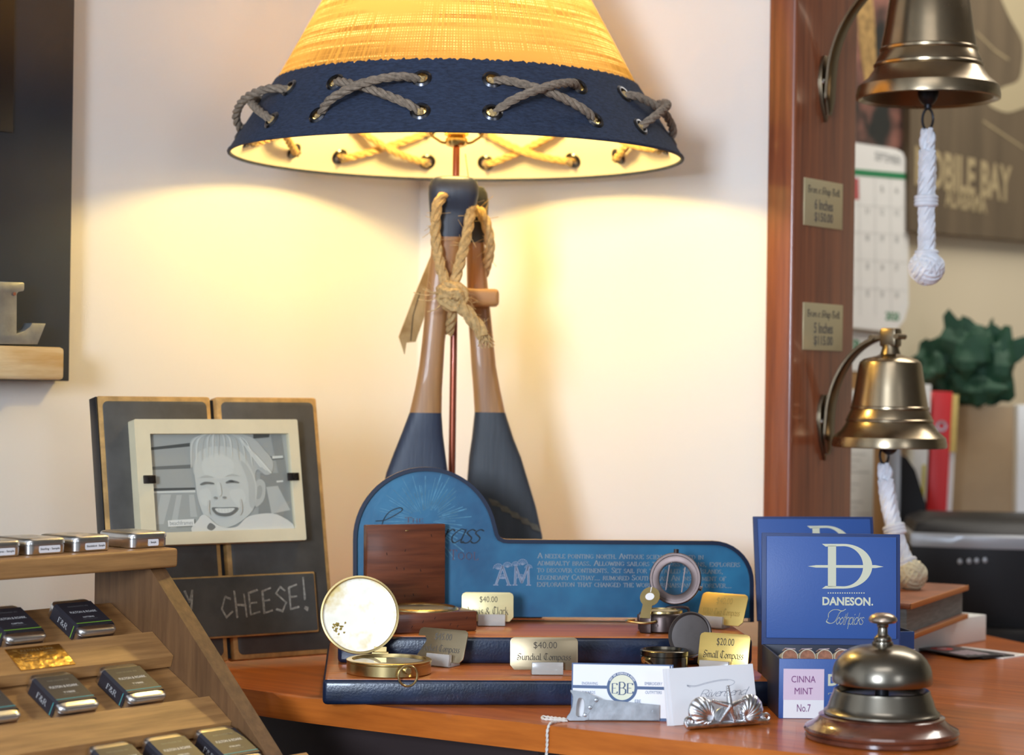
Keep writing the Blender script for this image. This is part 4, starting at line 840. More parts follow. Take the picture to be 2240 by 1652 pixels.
g = G(); g.strokes(pfit(penned('A', 1, 'roman', weight=1.2), 1079, 1119, 1281, 1238), -.0004, X=PX); g.strokes(pfit(penned('M', 1, 'roman', weight=1.1), 1121, 1162, 1281, 1238), -.0004, X=PX)
for (cxp, cyp, rr) in ((1090, 1240, 11), (1110, 1236, 10), (1128, 1234, 9), (1143, 1230, 11), (1156, 1240, 8), (1100, 1262, 8), (1140, 1262, 9)):
    for k in range(7):
        a = math.radians(20+140*k/6); g.strokes(pen([pn.uv(cxp, cyp+rr*.6), pn.uv(cxp+rr*math.cos(a), cyp+rr*.4-rr*math.sin(a))], (0, 0), .00022), -.0003, X=PX)
    cc = [pn.uv(cxp+rr*math.cos(math.radians(a)), cyp+rr*.4-rr*math.sin(math.radians(a))) for a in range(0, 181, 20)]; g.strokes(pen(cc, (0, 0), .00022), -.0003, X=PX)
g.build('shell_emblem', 'panel_am', pnl)
g = G(); g.mi = 0; g.strokes(pfit(penned('rass', 1, 'script', weight=1.6), 966, 1060, 1189, 1157), -.0004, X=PX)
g.build('script_word', 'panel_dark', pnl); g = G()
sw = [(p.x, p.y) for p in catmull([(*pn.uv(*q), 0) for q in ((822, 1140), (842, 1138), (866, 1126), (880, 1116), (874, 1111), (852, 1120), (838, 1140), (834, 1165))], 6)]
g.strokes(pen(sw, (.0006, .0004), .0005), -.0004, X=PX)
g.build('script_swash', 'panel_dark', pnl); g = G()
g.strokes(pfit(penned('Tool', 1, 'roman'), 983, 1047, 1225, 1203), -.0004, X=PX); g.strokes(pfit(penned('The', 1, 'roman'), 886, 926, 1143, 1132), -.0004, X=PX)
g.build('small_words', 'panel_red', pnl)
# ------------------------------------------------------------------ wooden box compass
bo = onz(1043, 1380, Z2); BX = Matrix.Translation(bo+V((0, 0, .0003))) @ rot('Z', 26)
t = thing('wooden_compass_box', 'walnut box compass with its square lid standing open on the upper step of the stand', 'compass', BX)
BW, BD, BH = .088, .078, .0195
g = G(); g.box((-BW/2, BD/2, BH/2), (BW, BD, BH), .0012); g.mi = 1
for x, z in ((-.012, .012), (-.030, .006), (-.047, .013), (-.022, .004), (-.060, .010), (-.072, .005)): g.strokes(pen([(x, z), (x+.0012, z+.0022)], (0, 0), .0003), -.0002)
g.build('box_base', ['box_wood', 'box_nick'], t)
g = G(); g.lathe([(.0325, BH), (.0325, BH+.0012), (.0345, BH+.0024), (.0370, BH+.0012), (.0375, BH)], 56, tr(-BW/2, BD/2, 0)); cr = g.build('brass_bezel', 'brass_dull', t)
g = G(); g.lathe([(.0001, BH+.0004), (.0325, BH+.0004)], 48, tr(-BW/2, BD/2, 0)); g.build('dial', 'dial', cr)
g = G(); g.lathe([(.0001, BH+.0022), (.020, BH+.0019), (.0325, BH+.0010)], 48, tr(-BW/2, BD/2, 0)); g.build('dial_glass', 'glass', cr)
g = G(); LX = tr(0, BD, BH) @ rot('X', -1.5); g.box((-BW/2, .0058, .0415), (BW, .0110, .083), .0012, X=LX); g.mi = 1
for x, z in ((-.066, .052), (-.046, .055), (-.055, .037), (-.047, .036), (-.028, .034), (-.020, .017), (-.036, .009), (-.07, .02), (-.016, .07), (-.06, .012), (-.046, .008)): g.strokes(pen([(x, z), (x+random.uniform(-.001, .001), z+.0022)], (0, 0), .0004), .0001, X=LX)
g.mi = 2; g.box((-.044, -.0002, .0765), (.004, .0015, .0013), .0004, X=LX)
g.build('lid', ['box_wood', 'box_nick', 'brass_dull'], t)
g = G(); g.tube([(-BW*.72, BD+.0004, BH+.0006), (-BW*.28, BD+.0004, BH+.0006)], .0014, 10); g.build('hinge', 'brass_dull', t)
# ------------------------------------------------------------------ round brass pocket compass
f0 = onz(847, 1481.5, Z1); RC = .0403; PCN = f0+V((0, RC-.0125, 0)); t = thing('pocket_compass', 'large round brass pocket compass with polished lid open, at left of the lower step', 'compass', PCN+V((0, 0, .0003)))
HB = .0135
g = G(); g.lathe([(.0001, 0), (RC-.0015, 0), (RC, .001), (RC, HB-.0030), (RC-.0006, HB-.0024), (RC+.0004, HB-.0020), (RC+.0004, HB-.0006), (RC-.0010, HB), (RC-.0048, HB), (RC-.0060, HB-.0035)], 72); g.build('case', 'brass_dull', t)
g = G(); g.lathe([(.0001, HB-.0036), (RC-.0060, HB-.0036)], 48); g.build('dial', 'dial', t)
g = G(); g.lathe([(.0001, HB-.0016), (RC-.0060, HB-.0016)], 48); g.build('glass_cover', 'glass', t)
g = G(); kx = .0178; ky = -math.sqrt(RC*RC-kx*kx); dv = V((kx, ky, 0)).normalized(); kc = V((kx, ky, HB*.56))
g.tube([kc-dv*.0005, kc+dv*.0060, kc+dv*.0066], [.0034, .0034, .0028], 16)
su = dv.cross(UP).normalized(); g.tube([kc+dv*.0052+V((0, 0, -.0048))+su*(.0095*math.cos(a))+UP*(.0095*math.sin(a)) for a in [2*PI*i/36 for i in range(36)]], .0011, 8, True); g.build('ring_handle', 'brass_dull', t)
hg = PCN+V((-.011, RC-.001, HB)); lc = at(787, 1345, hg.y+.006); LN = V((.132, -.958, .218)).normalized(); RL_ = .0382
LXM = Matrix.Translation(lc-PCN-V((0, 0, .0003))) @ LN.to_track_quat('Z', 'Y').to_matrix().to_4x4()
g = G(); pf_ = [(.0001, -.0060), (RL_-.0015, -.0060), (RL_, -.0050), (RL_, .0010), (RL_-.0018, .0012), (RL_-.0024, .0006), (RL_-.0026, -.0034), (RL_*.6, -.0038), (.0001, -.0039)]
g.lathe(pf_, 64, LXM, mats=[0, 0, 0, 0, 0, 0, 1, 1]); g.mi = 2
for i in range(26):
    bx, by = random.gauss(-.0215, .0035), random.gauss(-.0115, .0035)
    if math.hypot(bx, by) < .033: g.add([LXM @ V((bx+.0016*random.uniform(.4, 1)*math.cos(a), by+.0016*random.uniform(.4, 1)*math.sin(a), -.0036)) for a in [2*PI*k/9 for k in range(9)]], [list(range(9))])
g.build('lid', ['brass_dull', 'brass_mirror', 'patina'], t)
g = G(); g.tube([hg-PCN+V((-.008, .001, -.0003)), hg-PCN+V((.008, .001, -.0003))], .0017, 10); g.box(tuple(hg-PCN+V((0, .0015, .003))), (.012, .0012, .006)); g.build('hinge', 'brass_dull', t)
# ------------------------------------------------------------------ prismatic field compass with glass lid
wo = onz(1450, 1386, Z2)+V((0, .020, .0003)); t = thing('field_compass', 'dark bronze field compass with round glass lid raised, at the right of the upper step', 'compass', wo)
g = G(); RW = .0240; HW = .0195
def octr(r, z, n=40): return [V((r*(1-.035*abs(math.sin(4*2*PI*k/n/2))**2)*math.cos(2*PI*k/n), r*(1-.035*abs(math.sin(4*2*PI*k/n/2))**2)*math.sin(2*PI*k/n), z)) for k in range(n)]
g.loft([octr(RW-.002, 0), octr(RW, .0015), octr(RW, HW-.004), octr(RW-.001, HW-.0015), octr(RW-.003, HW)])
for a in (-60, -25, 20, 60):
    d = dirz(a-90+10); g.tube([d*(RW-.001)+UP*.008, d*(RW+.0012)+UP*.008], .0013, 8)
g.build('case', 'gunbronze', t)
g = G(); g.lathe([(RW-.0028, HW-.001), (RW-.0030, HW+.0018), (RW-.0055, HW+.0022), (RW-.0062, HW+.0008)], 40); bz = g.build('bezel', 'brass_dull', t)
g = G(); g.lathe([(.0001, HW+.0008), (RW-.0060, HW+.0008)], 36); g.build('dial', 'dial', bz)
fx = V((-.0165, -.0195, 0))
g = G(); TMX = Matrix.Translation(fx) @ rot('Z', -24); g.box((0, -.0010, .0095), (.0125, .006, .019), .0012, X=TMX); g.box((-.008, .0005, .0150), (.004, .004, .007), .0008, X=TMX); g.build('prism_bracket', 'gunbronze', t)
g = G(); TX = TMX @ tr(0, -.0036, .019) @ rot('X', -28)
ot = [(-.0055, -.004), (.0055, -.004), (.0050, .010)]+circ(0.001, .0195, .0105, n=24, a0=-55, a1=235)+[(-.0050, .010)]
g.prism(ot, 0, .0009, X=TX); g.mi = 1; g.flat(circ(.001, .0195, .0048, .0040, 20), -.0002, TX); g.strokes(pen([(.001, .0245), (.001, .0298)], (0, 0), .0004), -.0002, TX); g.build('sighting_tab', ['brass_dull', 'label'], t)
g = G(); g.tube(catmull([fx+V((-.012, .002, .0130)), fx+V((-.0205, -.003, .0125)), fx+V((-.017, -.012, .0120)), fx+V((-.004, -.016, .0115)), fx+V((.007, -.010, .0120)), fx+V((.010, -.0020, .0130))], 8), .0011, 8); g.build('wire_loop', 'brass_dull', t)
lc = at(1477, 1266, wo.y+.022); LN = V((-.20, -.96, .20)).normalized(); zx = UP.cross(LN).normalized(); LX2 = Matrix((zx, LN.cross(zx), LN)).transposed().to_4x4(); LX2.translation = lc-wo
ro, ri = .0268, .0168
g = G(); g.lathe([(ri, -.0030), (ro-.001, -.0030), (ro, -.0022), (ro, .0010), (ro-.0008, .0020), (ro-.0030, .0020), (ro-.0034, .0008), (ri+.0012, .0008), (ri, .0004), (ri, -.0030)], 56, LX2); g.tube([LX2 @ V((0, ro-.001, 0)), LX2 @ V((0, ro+.0035, 0))], .0026, 8); g.tube([LX2 @ V((ro*.93, -ro*.33, 0)), LX2 @ V((ro*1.04, -ro*.37, 0))], .0024, 8); ld = g.build('lid_ring', 'gunbronze', t)
g = G(); g.lathe([(.0001, -.0004), (ri, -.0004)], 40, LX2); g.lathe([(.0001, -.0012), (ri, -.0012)], 40, LX2); g.build('window_glass', 'glass', ld)
g = G()
for x in (-.008, .0085): g.box((x, 0, -.0001), (.0011, .026, .0003), X=LX2 @ rot('Z', -6))
g.build('glass_bars', 'gunbronze', ld)
g = G(); hb = at(1481, 1333, wo.y+.020)-wo; g.tube(catmull([hb+V((-.012, 0, -.004)), hb+V((-.011, -.001, .001)), hb+V((0, -.001, .0026)), hb+V((.011, .001, .001)), hb+V((.012, .001, -.005))], 5), .0015, 8); g.build('hinge_loop', 'gunbronze', t)
# ------------------------------------------------------------------ small compass
so = onz(1457, 1477, Z1)+V((0, .0245, .0003)); t = thing('small_compass', 'small black nickel compass with smoked round lid open, behind the business cards', 'compass', so)
g = G(); r = .0235; g.lathe([(.0001, 0), (r, 0), (r, .0155), (r-.0004, .0160), (r+.0003, .0164), (r+.0003, .0205), (r-.001, .0215), (r-.004, .0215), (r-.005, .019), (.0001, .019)], 56); g.build('case', 'blackbrass', t)
g = G(); kd = V((-.78, -.62, 0)); g.tube([kd*(r-.001)+UP*.013, kd*(r+.004)+UP*.013], [.0030, .0033], 14); g.tube(catmull([kd*(r+.004)+UP*.013, kd*(r+.005)+V((.006, -.003, .010)), kd*(r+.004)+V((.012, -.004, .004))], 5), .0008, 6); g.build('crown_knob', 'brass_dull', t)
lc = at(1509, 1389, so.y+.020); LN = V((-.50, -.84, .25)).normalized(); LX3 = Matrix.Translation(lc-so) @ LN.to_track_quat('Z', 'Y').to_matrix().to_4x4(); r = .0228
g = G(); g.lathe([(.0001, -.0035), (r-.002, -.0035), (r, -.0020), (r, .0012), (r-.0012, .0016), (r-.0018, .0008), (r-.003, -.0008), (r*.6, -.0016), (.0001, -.0018)], 56, LX3); g.build('lid', 'lidbronze', t)
g = G(); g.tube([lc-so+V((-.006, .001, -.0235)), lc-so+V((.004, .004, -.0235))], .0016, 8); g.build('hinge', 'blackbrass', t)
# ------------------------------------------------------------------ price plaques
def plaque(label, base, zz, deg, lean, pw, ph, dx, lines, mat, ink, hw=.028, clip=.0):
    p0 = leaned(base+V((0, 0, .0003)), deg, lean)
    t = thing('price_plaque', label, 'price sign', p0.mat(), 'engraved price plaques on the compass stand')
    g = G(); g.prism([(-pw/2+.004, .004), (pw/2-.004, .004), (pw/2, .0085), (pw/2, .004+ph-.004), (pw/2-.001, .004+ph-.0015), (pw/2-.004, .004+ph), (-pw/2+.004, .004+ph), (-pw/2+.001, .004+ph-.0015), (-pw/2, .004+ph-.004), (-pw/2, .0085)], -.0006, .0006, bev=.0002); pl = g.build('plate', mat, t)
    g = G(); g.strokes(fit(sans(lines[0], 1, -.006), -pw*.155, pw*.19, .004+ph*.63, .004+ph*.86), -.0009); g.strokes(fit(penned(lines[1], 1, 'old', spacing=.1), -pw*.40, pw*.40, .004+ph*.22, .004+ph*.52), -.0009); g.build('engraving', ink, pl)
    # clear holder: flat foot, slotted block in front of and behind the plate
    X = p0.mat().inverted() @ (Matrix.Translation(base+V((0, 0, .0003))) @ rot('Z', deg))
    g = G(); g.box((dx, -.0045, .0060), (hw, .0060, .0118), .0006, X=X @ rot('X', -lean*.3)); g.box((dx, .005, .0020), (hw, .020, .0040), .0006, X=X); g.build('acrylic_holder', 'acrylic', t)
plaque('gold price plaque with a painted pale reflection, standing beside the walnut compass box on the upper step', onz(1066, 1371, Z2)+V((0, .008, 0)), Z2, 3, 8, .0535, .0300, .004, ('$40.00', 'Lewis & Clark'), 'plaque_pale_reflection', 'engrave')
plaque('gold price plaque with a painted dark reflection, standing just behind the round brass pocket compass', onz(956, 1459, Z1)+V((0, .006, 0)), Z1, -30, 20, .0560, .0330, .004, ('$45.00', 'Pocket Compass'), 'plaque_dark_reflection', 'engrave_dim', .026)
plaque('wide gold price plaque with a painted dark reflection, alone at the middle of the lower step', onz(1190, 1478, Z1)+V((0, .007, 0)), Z1, 3, 7, .0650, .0310, .003, ('$40.00', 'Sundial Compass'), 'plaque_dark_reflection', 'engrave', .030)
plaque('tilted yellow gold price plaque beside the field compass on the upper step', onz(1572, 1377, Z2)+V((0, .006, 0)), Z2, -30, 28, .0520, .0350, -.008, ('$40.00', 'WW Two Compass'), 'plaque', 'engrave_gold', .030)
plaque('yellow gold price plaque right of the small compass on the lower step', onz(1580, 1476, Z1)+V((0, .006, 0)), Z1, -24, 16, .0510, .0350, -.006, ('$20.00', 'Small Compass'), 'plaque', 'engrave', .030)
# ================================================================== business cards and their holders
def c4(x, y): return (x/4+1160, y/4+1420)
cp = leaned(onz(1249, 1573.5), -3, 9)
CWD, CHT = .0895, .0505
def card(label, M_, name='business_card', group=None):
    t = thing(name, label, 'business card', M_, group); return t
t = card('white business card with round blue monogram and cross band in the saw holder', cp.mat(), group='cards in the saw holder')
g = G(); g.mi = 1; g.box((CWD/2, 0, CHT/2), (CWD, .0004, CHT)); g.mi = 0; g.flat([(.0012, .0025), (CWD-.0012, .0025), (CWD-.0012, CHT-.0012), (.0012, CHT-.0012)], -.00025); g.build('card_sheet', ['card', 'card_navy'], t)
g = G(); g.mi = 0
def cfit(polys, xa, xb, yb, yt):
    a, b = cp.uv(*c4(xa, yb)); c, d = cp.uv(*c4(xb, yt)); return fit(polys, a, c, b, d)
mu, mz = cp.uv(*c4(803, 337)); mr = cp.uv(*c4(803+134, 337))[0]-mu
_, bz0 = cp.uv(*c4(803, 351)); _, bz1 = cp.uv(*c4(803, 324)); g.flat([(.0012, bz0), (CWD-.0012, bz0), (CWD-.0012, bz1), (.0012, bz1)], -.00032)
g.flat(circ(mu, mz, mr, n=64), -.00040); g.mi = 1; g.flat(circ(mu, mz, mr*.815, n=64), -.00048); g.mi = 0
for ch, xa, xb, yb, yt in (('E', 712, 768, 390, 300), ('B', 766, 842, 402, 288), ('E', 845, 905, 390, 300)): g.strokes(cfit(penned(ch, 1, 'roman', weight=1.15), xa, xb, yb, yt), -.00056)
for s, xa, xb, yb, yt in (('Engraving', 452, 590, 312, 290), ('Awards', 452, 568, 390, 368), ('Embroidery', 1002, 1155, 316, 293), ('Outfitters', 1006, 1150, 392, 370), ('EBE', 915, 968, 470, 444)): g.strokes(cfit(sans(s.upper(), 1), xa, xb, yb, yt), -.0004)
g.mi = 2
for i, ch in enumerate('EAST BAY ENGRAVING & BADGES'):
    if ch == ' ': continue
    a = math.radians(150-i*120/26); g.strokes(place(sans(ch, mr*.16, .01), mu+mr*.86*math.cos(a), mz+mr*.86*math.sin(a), a-PI/2), -.00052)
g.build('card_print', ['card_navy', 'card_cream', 'card'], t)
t = card('navy edged business card peeking out behind the round monogram card', Matrix.Translation(cp.uy*.0012+cp.ux*.0022) @ cp.mat(), group='cards in the saw holder'); g = G(); g.mi = 1; g.box((CWD/2, 0, CHT/2), (CWD, .0004, CHT)); g.mi = 0; g.flat([(.0012, .0025), (CWD-.0012, .0025), (CWD-.0012, CHT-.0012), (.0012, CHT-.0012)], -.00025); g.build('card_sheet', ['card', 'card_navy'], t)
sp = leaned(onz(1244, 1577.5), 3.5, 7)
t = thing('saw_card_holder', 'pewter card holder shaped like a small hand saw, on the counter edge', 'card holder', sp.mat())
def sx(x, y):
    u, z = sp.uv(*c4(x, y)); return (u, max(z, .0004))
hnd = [(350, 358), (375, 362), (470, 376), (545, 404), (606, 432), (592, 452), (560, 480), (548, 508), (520, 540), (505, 572), (512, 596), (500, 618), (470, 626), (340, 628), (316, 608), (322, 588), (346, 560), (366, 500), (374, 430), (366, 395), (350, 372)]
hole = [(p.x, p.y) for p in catmull([(a, b, 0) for a, b in ((430, 426), (462, 436), (474, 480), (470, 545), (455, 588), (425, 596), (398, 580), (397, 540), (404, 480), (414, 440))], 3, True)]
# handle with an open grip: outline joined to the hole by a slit
k = min(range(len(hole)), key=lambda i: (hole[i][0]-346)**2+(hole[i][1]-560)**2); hl = hole[k:]+hole[:k+1]
i0 = hnd.index((346, 560)); area = sum(hl[i][0]*hl[i+1][1]-hl[i+1][0]*hl[i][1] for i in range(len(hl)-1)); areah = sum(hnd[i][0]*hnd[(i+1) % len(hnd)][1]-hnd[(i+1) % len(hnd)][0]*hnd[i][1] for i in range(len(hnd)))
if area*areah > 0: hl = hl[::-1]
pts = hnd[:i0+1]+hl+hnd[i0:]
g = G(); g.prism([sx(*p) for p in pts], -.0024, .0016)
for p in ((575, 446), (521, 510), (477, 577)): g.lathe([(.0001, -.0012), (.0014, -.0010), (.0019, 0)], 14, tr(sx(*p)[0], -.0024, sx(*p)[1]) @ rot('X', -90)); g.box((sx(*p)[0], -.0036, sx(*p)[1]), (.0022, .0004, .0005))
g.build('saw_handle', 'pewter', t)
g = G(); bl = [(604, 432), (640, 444), (900, 468), (1130, 490), (1130, 622)]; nT = 44
for i in range(nT+1):
    x = 1130-(1130-512)*i/nT; bl.append((x, 612+8*(1130-x)/-618+8)); bl.append((x-7, 626+4*(x-512)/618))
bl += [(512, 596), (505, 572), (520, 540), (548, 508), (560, 480), (592, 452)]
g.prism([sx(*p) for p in bl], -.0014, .0008); u, z = sx(1073, 555); g.prism([(u-.0015, z), (u, z+.002), (u+.0015, z), (u, z-.002)], -.0022, -.0013); g.build('saw_blade', 'pewter', t)
g = G(); L0, L1 = sx(360, 620)[0], sx(1110, 620)[0]; g.box(((L0+L1)/2, .0060, .0016), (L1-L0, .0086, .0024), .0006); g.build('card_tray', 'pewter', t)
t = thing('price_string', 'white cotton string lying from the saw handle over the counter edge', 'string', onz(1236, 1575))
oo = onz(1236, 1575)
e1 = onz(1208, 1583, .0010)-oo
g = G()
g.rope([onz(1241, 1577, .0012)-oo, onz(1225, 1577.5, .0012)-oo, onz(1212, 1580, .0012)-oo, e1+V((-.0022, -.004, .0002)), e1+V((-.0045, -.0085, -.006)), at(1197, 1620, e1.y+oo.y-.0085)-oo, at(1196, 1640, e1.y+oo.y-.0080)-oo, at(1192, 1690, e1.y+oo.y-.0085)-oo], .0012, strands=2)
g.rope([onz(1240, 1573.5, .0012)-oo, onz(1215, 1571, .0012)-oo, onz(1190, 1568, .0012)-oo, onz(1186, 1571, .0012)-oo, onz(1192, 1573.5, .0012)-oo, onz(1216, 1575, .0012)-oo, onz(1236, 1576, .0012)-oo], .0012, strands=2)
g.build('string', 'string', t)
rp = leaned(onz(1474, 1588.5), 27, 12)
def rcard(label, dy, dx, spin, printed):
    m = Matrix.Translation(rp.uy*dy+rp.ux*dx) @ rp.mat() @ rot('Y', spin)
    t = card(label, m, group='cards in the shell holder'); g = G(); g.box((CWD/2, 0, CHT/2+.0003), (CWD, .0004, CHT)); g.build('card_sheet', 'card', t)
    if printed:
        g = G()
        a, b = rp.uv(*c4(1482, 428)); c, d = rp.uv(*c4(1915, 330)); g.strokes(fit(penned('Riverbend', 1, 'script', weight=1.1), a, c, b, d), -.0004)
        cr_ = [(p.x, p.y) for p in catmull([(*rp.uv(*c4(*q)), 0) for q in ((1400, 330), (1370, 316), (1440, 322), (1540, 295), (1660, 270), (1740, 268), (1785, 285), (1770, 310), (1740, 320))], 6)]
        g.strokes(pen(cr_, (.00008, .00008), .00012), -.0004); cr_ = [(p[0], p[1]-.0008) for p in cr_]; g.strokes(pen(cr_[:30], (0, 0), .00010), -.0004)
        g.build('card_print', 'card_grey', t)
rcard('white business card with grey script at the front of the shell holder', 0, 0, 0, True)
rcard('blank looking white card second in the pewter shell holder, its left edge showing', .0014, -.0030, .6, False)
rcard('white card third in the pewter shell holder, outermost at the left', .0028, -.0052, 1.0, False)
hp_ = leaned(onz(1490, 1598), 27.5, 9)
t = thing('shell_card_holder', 'pewter card holder with two scallop shells, a starfish and scrolled ends', 'card holder', hp_.mat())
def hx(x, y): return hp_.uv(*c4(x, y))
def scallop(cx, cy, r, ax, ay, name):
    c = hx(cx, cy); e = hx(cx+r, cy); R_ = (e[0]-c[0])*1.04; a = hx(ax, ay); g = G(); n, m = 108, 12; vs = []; fs = []
    ribs = 22
    for i in range(m+1):
        q = i/m
        for k in range(n):
            an = 2*PI*k/n; rim = V((c[0]+R_*math.cos(an), c[1]+R_*math.sin(an))); p = V(a).lerp(rim, q)
            da = math.atan2(rim.y-a[1], rim.x-a[0]); rb = math.cos(da*ribs)
            hgt = .0052*math.sin(PI*min(1, q*.93+.07))**.75*(1 if q < 1 else .0)+.0006*rb*q*(1.0 if q < 1 else .6)
            vs.append((p.x, -.0030-hgt, max(p.y, .002)))
    for i in range(m):
        for k in range(n): fs.append([i*n+k, i*n+(k+1) % n, (i+1)*n+(k+1) % n, (i+1)*n+k])
    g.add(vs, fs); g.prism([(c[0]+R_*math.cos(2*PI*k/48), max(.002, c[1]+R_*math.sin(2*PI*k/48))) for k in range(48)], -.0030, -.0012); return g.build(name, 'pewter_bright', t, sharp=50)
scallop(1484, 548, 104, 1545, 608, 'scallop_shell'); scallop(1912, 528, 104, 1858, 600, 'scallop_shell')
g = G(); s0 = hx(1705, 500)
for (x, y) in ((1695, 325), (1552, 452), (1850, 440), (1620, 640), (1760, 640)):
    e = hx(x, y); P = [V((s0[0]+(e[0]-s0[0])*f, -.0078+.002*f, s0[1]+(e[1]-s0[1])*f)) for f in [i/8 for i in range(9)]]; g.tube(P, [.0030*(1-.55*i/8) for i in range(9)], 10)
    dv = V((e[0]-s0[0], 0, e[1]-s0[1])); pv = V((-dv.z, 0, dv.x)).normalized()
    for i in range(1, 9):
        for s in (-1, 0, 1):
            q = V((s0[0]+(e[0]-s0[0])*i/8, -.0098+.002*i/8+(.0009 if s else 0), s0[1]+(e[1]-s0[1])*i/8))+pv*s*.0016*(1-.5*i/8); g.ellipsoid(tuple(q), (.00065, .00065, .00065), 6, 4)
g.ellipsoid((s0[0], -.0080, s0[1]), (.0038, .0030, .0038), 14, 8); g.build('starfish', 'pewter_bright', t)
g = G(); P = [V((*hx(x, y), 0)) for x, y in ((1345, 676), (1430, 690), (1520, 672), (1600, 650), (1690, 668), (1790, 655), (1870, 668), (1950, 640), (2040, 648))]; P = [V((p.x, -.0035, max(p.y, .0032))) for p in catmull(P, 5)]
g.tube(P, .0027, 10)
for (cx, cy, sg_) in ((1372, 640, 1), (2044, 606, -1)):
    c = hx(cx, cy); R0 = .0052; pp = []
    for i in range(40):
        a = (-PI/2)+sg_*-1*(-(2.6*PI)*i/39) if sg_ < 0 else (-PI/2)-(2.6*PI)*i/39
        r_ = R0*(1-.75*i/39); pp.append(V((c[0]+r_*math.cos(a), -.0038, max(.0016, c[1]+r_*math.sin(a)))))
    g.tube(pp, [.0017*(1-.3*i/39) for i in range(40)], 8)
a, b = hx(1400, 690)[0], hx(2010, 650)[0]; g.box(((a+b)/2, .0015, .0022), (b-a, .0090, .0036), .0010); g.build('wave_base', 'pewter_bright', t)
g = G(); c = hx(1690, 590); g.prism(circ(c[0], c[1], .0125, .0085, 30), -.0046, -.0030, bev=.0008); g.build('shell_backing', 'pewter', t)
# ================================================================== toothpick boxes
def toothpick_box(label, M_, lean, w, d, h, lid_l, group=None):
    t = thing('toothpick_box', label, 'box', M_, group); th = .0022
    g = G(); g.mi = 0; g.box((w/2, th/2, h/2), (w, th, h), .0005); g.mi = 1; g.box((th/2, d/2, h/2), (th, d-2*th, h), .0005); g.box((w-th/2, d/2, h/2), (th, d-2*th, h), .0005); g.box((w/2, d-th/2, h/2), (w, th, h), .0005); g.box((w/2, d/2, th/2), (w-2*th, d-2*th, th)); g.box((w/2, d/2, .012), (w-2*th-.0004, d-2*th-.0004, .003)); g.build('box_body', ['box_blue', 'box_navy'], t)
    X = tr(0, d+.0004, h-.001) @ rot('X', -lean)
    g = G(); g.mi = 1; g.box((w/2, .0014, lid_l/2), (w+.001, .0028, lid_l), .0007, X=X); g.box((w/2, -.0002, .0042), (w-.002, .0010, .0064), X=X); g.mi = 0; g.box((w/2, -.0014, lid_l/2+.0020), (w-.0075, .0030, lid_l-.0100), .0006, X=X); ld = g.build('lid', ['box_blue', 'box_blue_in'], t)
    return t, X, ld
DBW, DBD, DBH, DLL = .1335, .108, .0545, .108
bm_ = Matrix.Translation(onz(1703, 1572)) @ rot('Z', 1.5)
t, LX, ld = toothpick_box('royal blue toothpick box with open lid showing the whole D logo, behind the desk bell', bm_, 4, DBW, DBD, DBH, DLL, 'toothpick boxes')
def logo(ld, LX, lp):
    y = -.0031
    def f(polys, xa, xb, yb, yt):
        a, b = lp.uv(xa, yb); c, d = lp.uv(xb, yt); return fit(polys, a, c, b, d)
    def q(x, y_): return lp.uv(x, y_)
    g = G()
    # serif D: stem, bowl, serifs
    outer = [q(1798, 1190)]+[q(1845+63*math.cos(math.radians(a)), 1239-49*math.sin(math.radians(a))) for a in range(90, -91, -6)]+[q(1798, 1288)]
    g.strokes([[q(1811, 1194), q(1829, 1194), q(1829, 1284), q(1811, 1284)], [q(1798, 1190), q(1845, 1190), q(1845, 1195), q(1806, 1196)], [q(1798, 1288), q(1845, 1288), q(1845, 1283), q(1806, 1282)]], y, LX)
    a_o = [q(1845+63*math.cos(math.radians(a)), 1239-49*math.sin(math.radians(a))) for a in range(90, -91, -6)]; a_i = [q(1845+43*math.cos(math.radians(a)), 1239-44*math.sin(math.radians(a))) for a in range(90, -91, -6)]
    g.strokes([[a_o[i], a_o[i+1], a_i[i+1], a_i[i]] for i in range(len(a_o)-1)], y, LX)
    g.strokes([[q(1767, 1239), q(1785, 1236.5), q(1915, 1236.5), q(1933, 1240), q(1915, 1243), q(1785, 1242)]], y-.00004, LX)
    for i in range(16): g.strokes([circ(*q(1812+78*i/15, 1297.5), .00065, n=8)], y, LX)
    g.strokes(f(sans('DANESON', 1, .035), 1799, 1904, 1324.5, 1307), y, LX); g.strokes([circ(*q(1908, 1323), .0009, n=10)], y, LX)
    for cv, nb in ((((1842, 1336), (1836, 1342), (1831, 1352), (1825, 1361), (1816, 1364), (1808, 1360), (1811, 1354)), .0005), (((1812, 1351), (1813, 1342), (1821, 1335), (1832, 1334), (1842, 1337), (1850, 1333)), .0004)):
        sw = [(p.x, p.y) for p in catmull([(*q(*v), 0) for v in cv], 5)]; g.strokes(pen(sw, (nb, nb*.7), .0003), y, LX)
    g.strokes(f(penned('oothpicks', 1, 'script', weight=1.6), 1829, 1891, 1376, 1341), y, LX)
    return g.build('lid_logo', 'cream_ink', ld)
bi = bm_.inverted(); lpm = bm_ @ LX; lpl = Pl(lpm @ V((0, -.0031, 0)), (lpm.to_3x3() @ V((1, 0, 0))), (lpm.to_3x3() @ V((0, 0, 1))))
lg = logo(ld, LX, lpl)
fpn = Pl(bm_ @ V((0, 0, 0)), bm_.to_3x3() @ V((1, 0, 0)), UP)
def ff(polys, xa, xb, yb, yt):
    a, b = fpn.uv(xa, yb); c, d = fpn.uv(xb, yt); return fit(polys, a, c, b, d)
def rc(xa, xb, yb, yt):
    a, b = fpn.uv(xa, yb); c, d = fpn.uv(xb, yt); return [(a, max(b, .0005)), (c, max(b, .0005)), (c, d), (a, d)]
g = G(); g.mi = 0; g.flat(rc(1713, 1803, 1572, 1464), -.0003); g.mi = 1; g.flat(rc(1713, 1803, 1531, 1464), -.0004); g.mi = 2
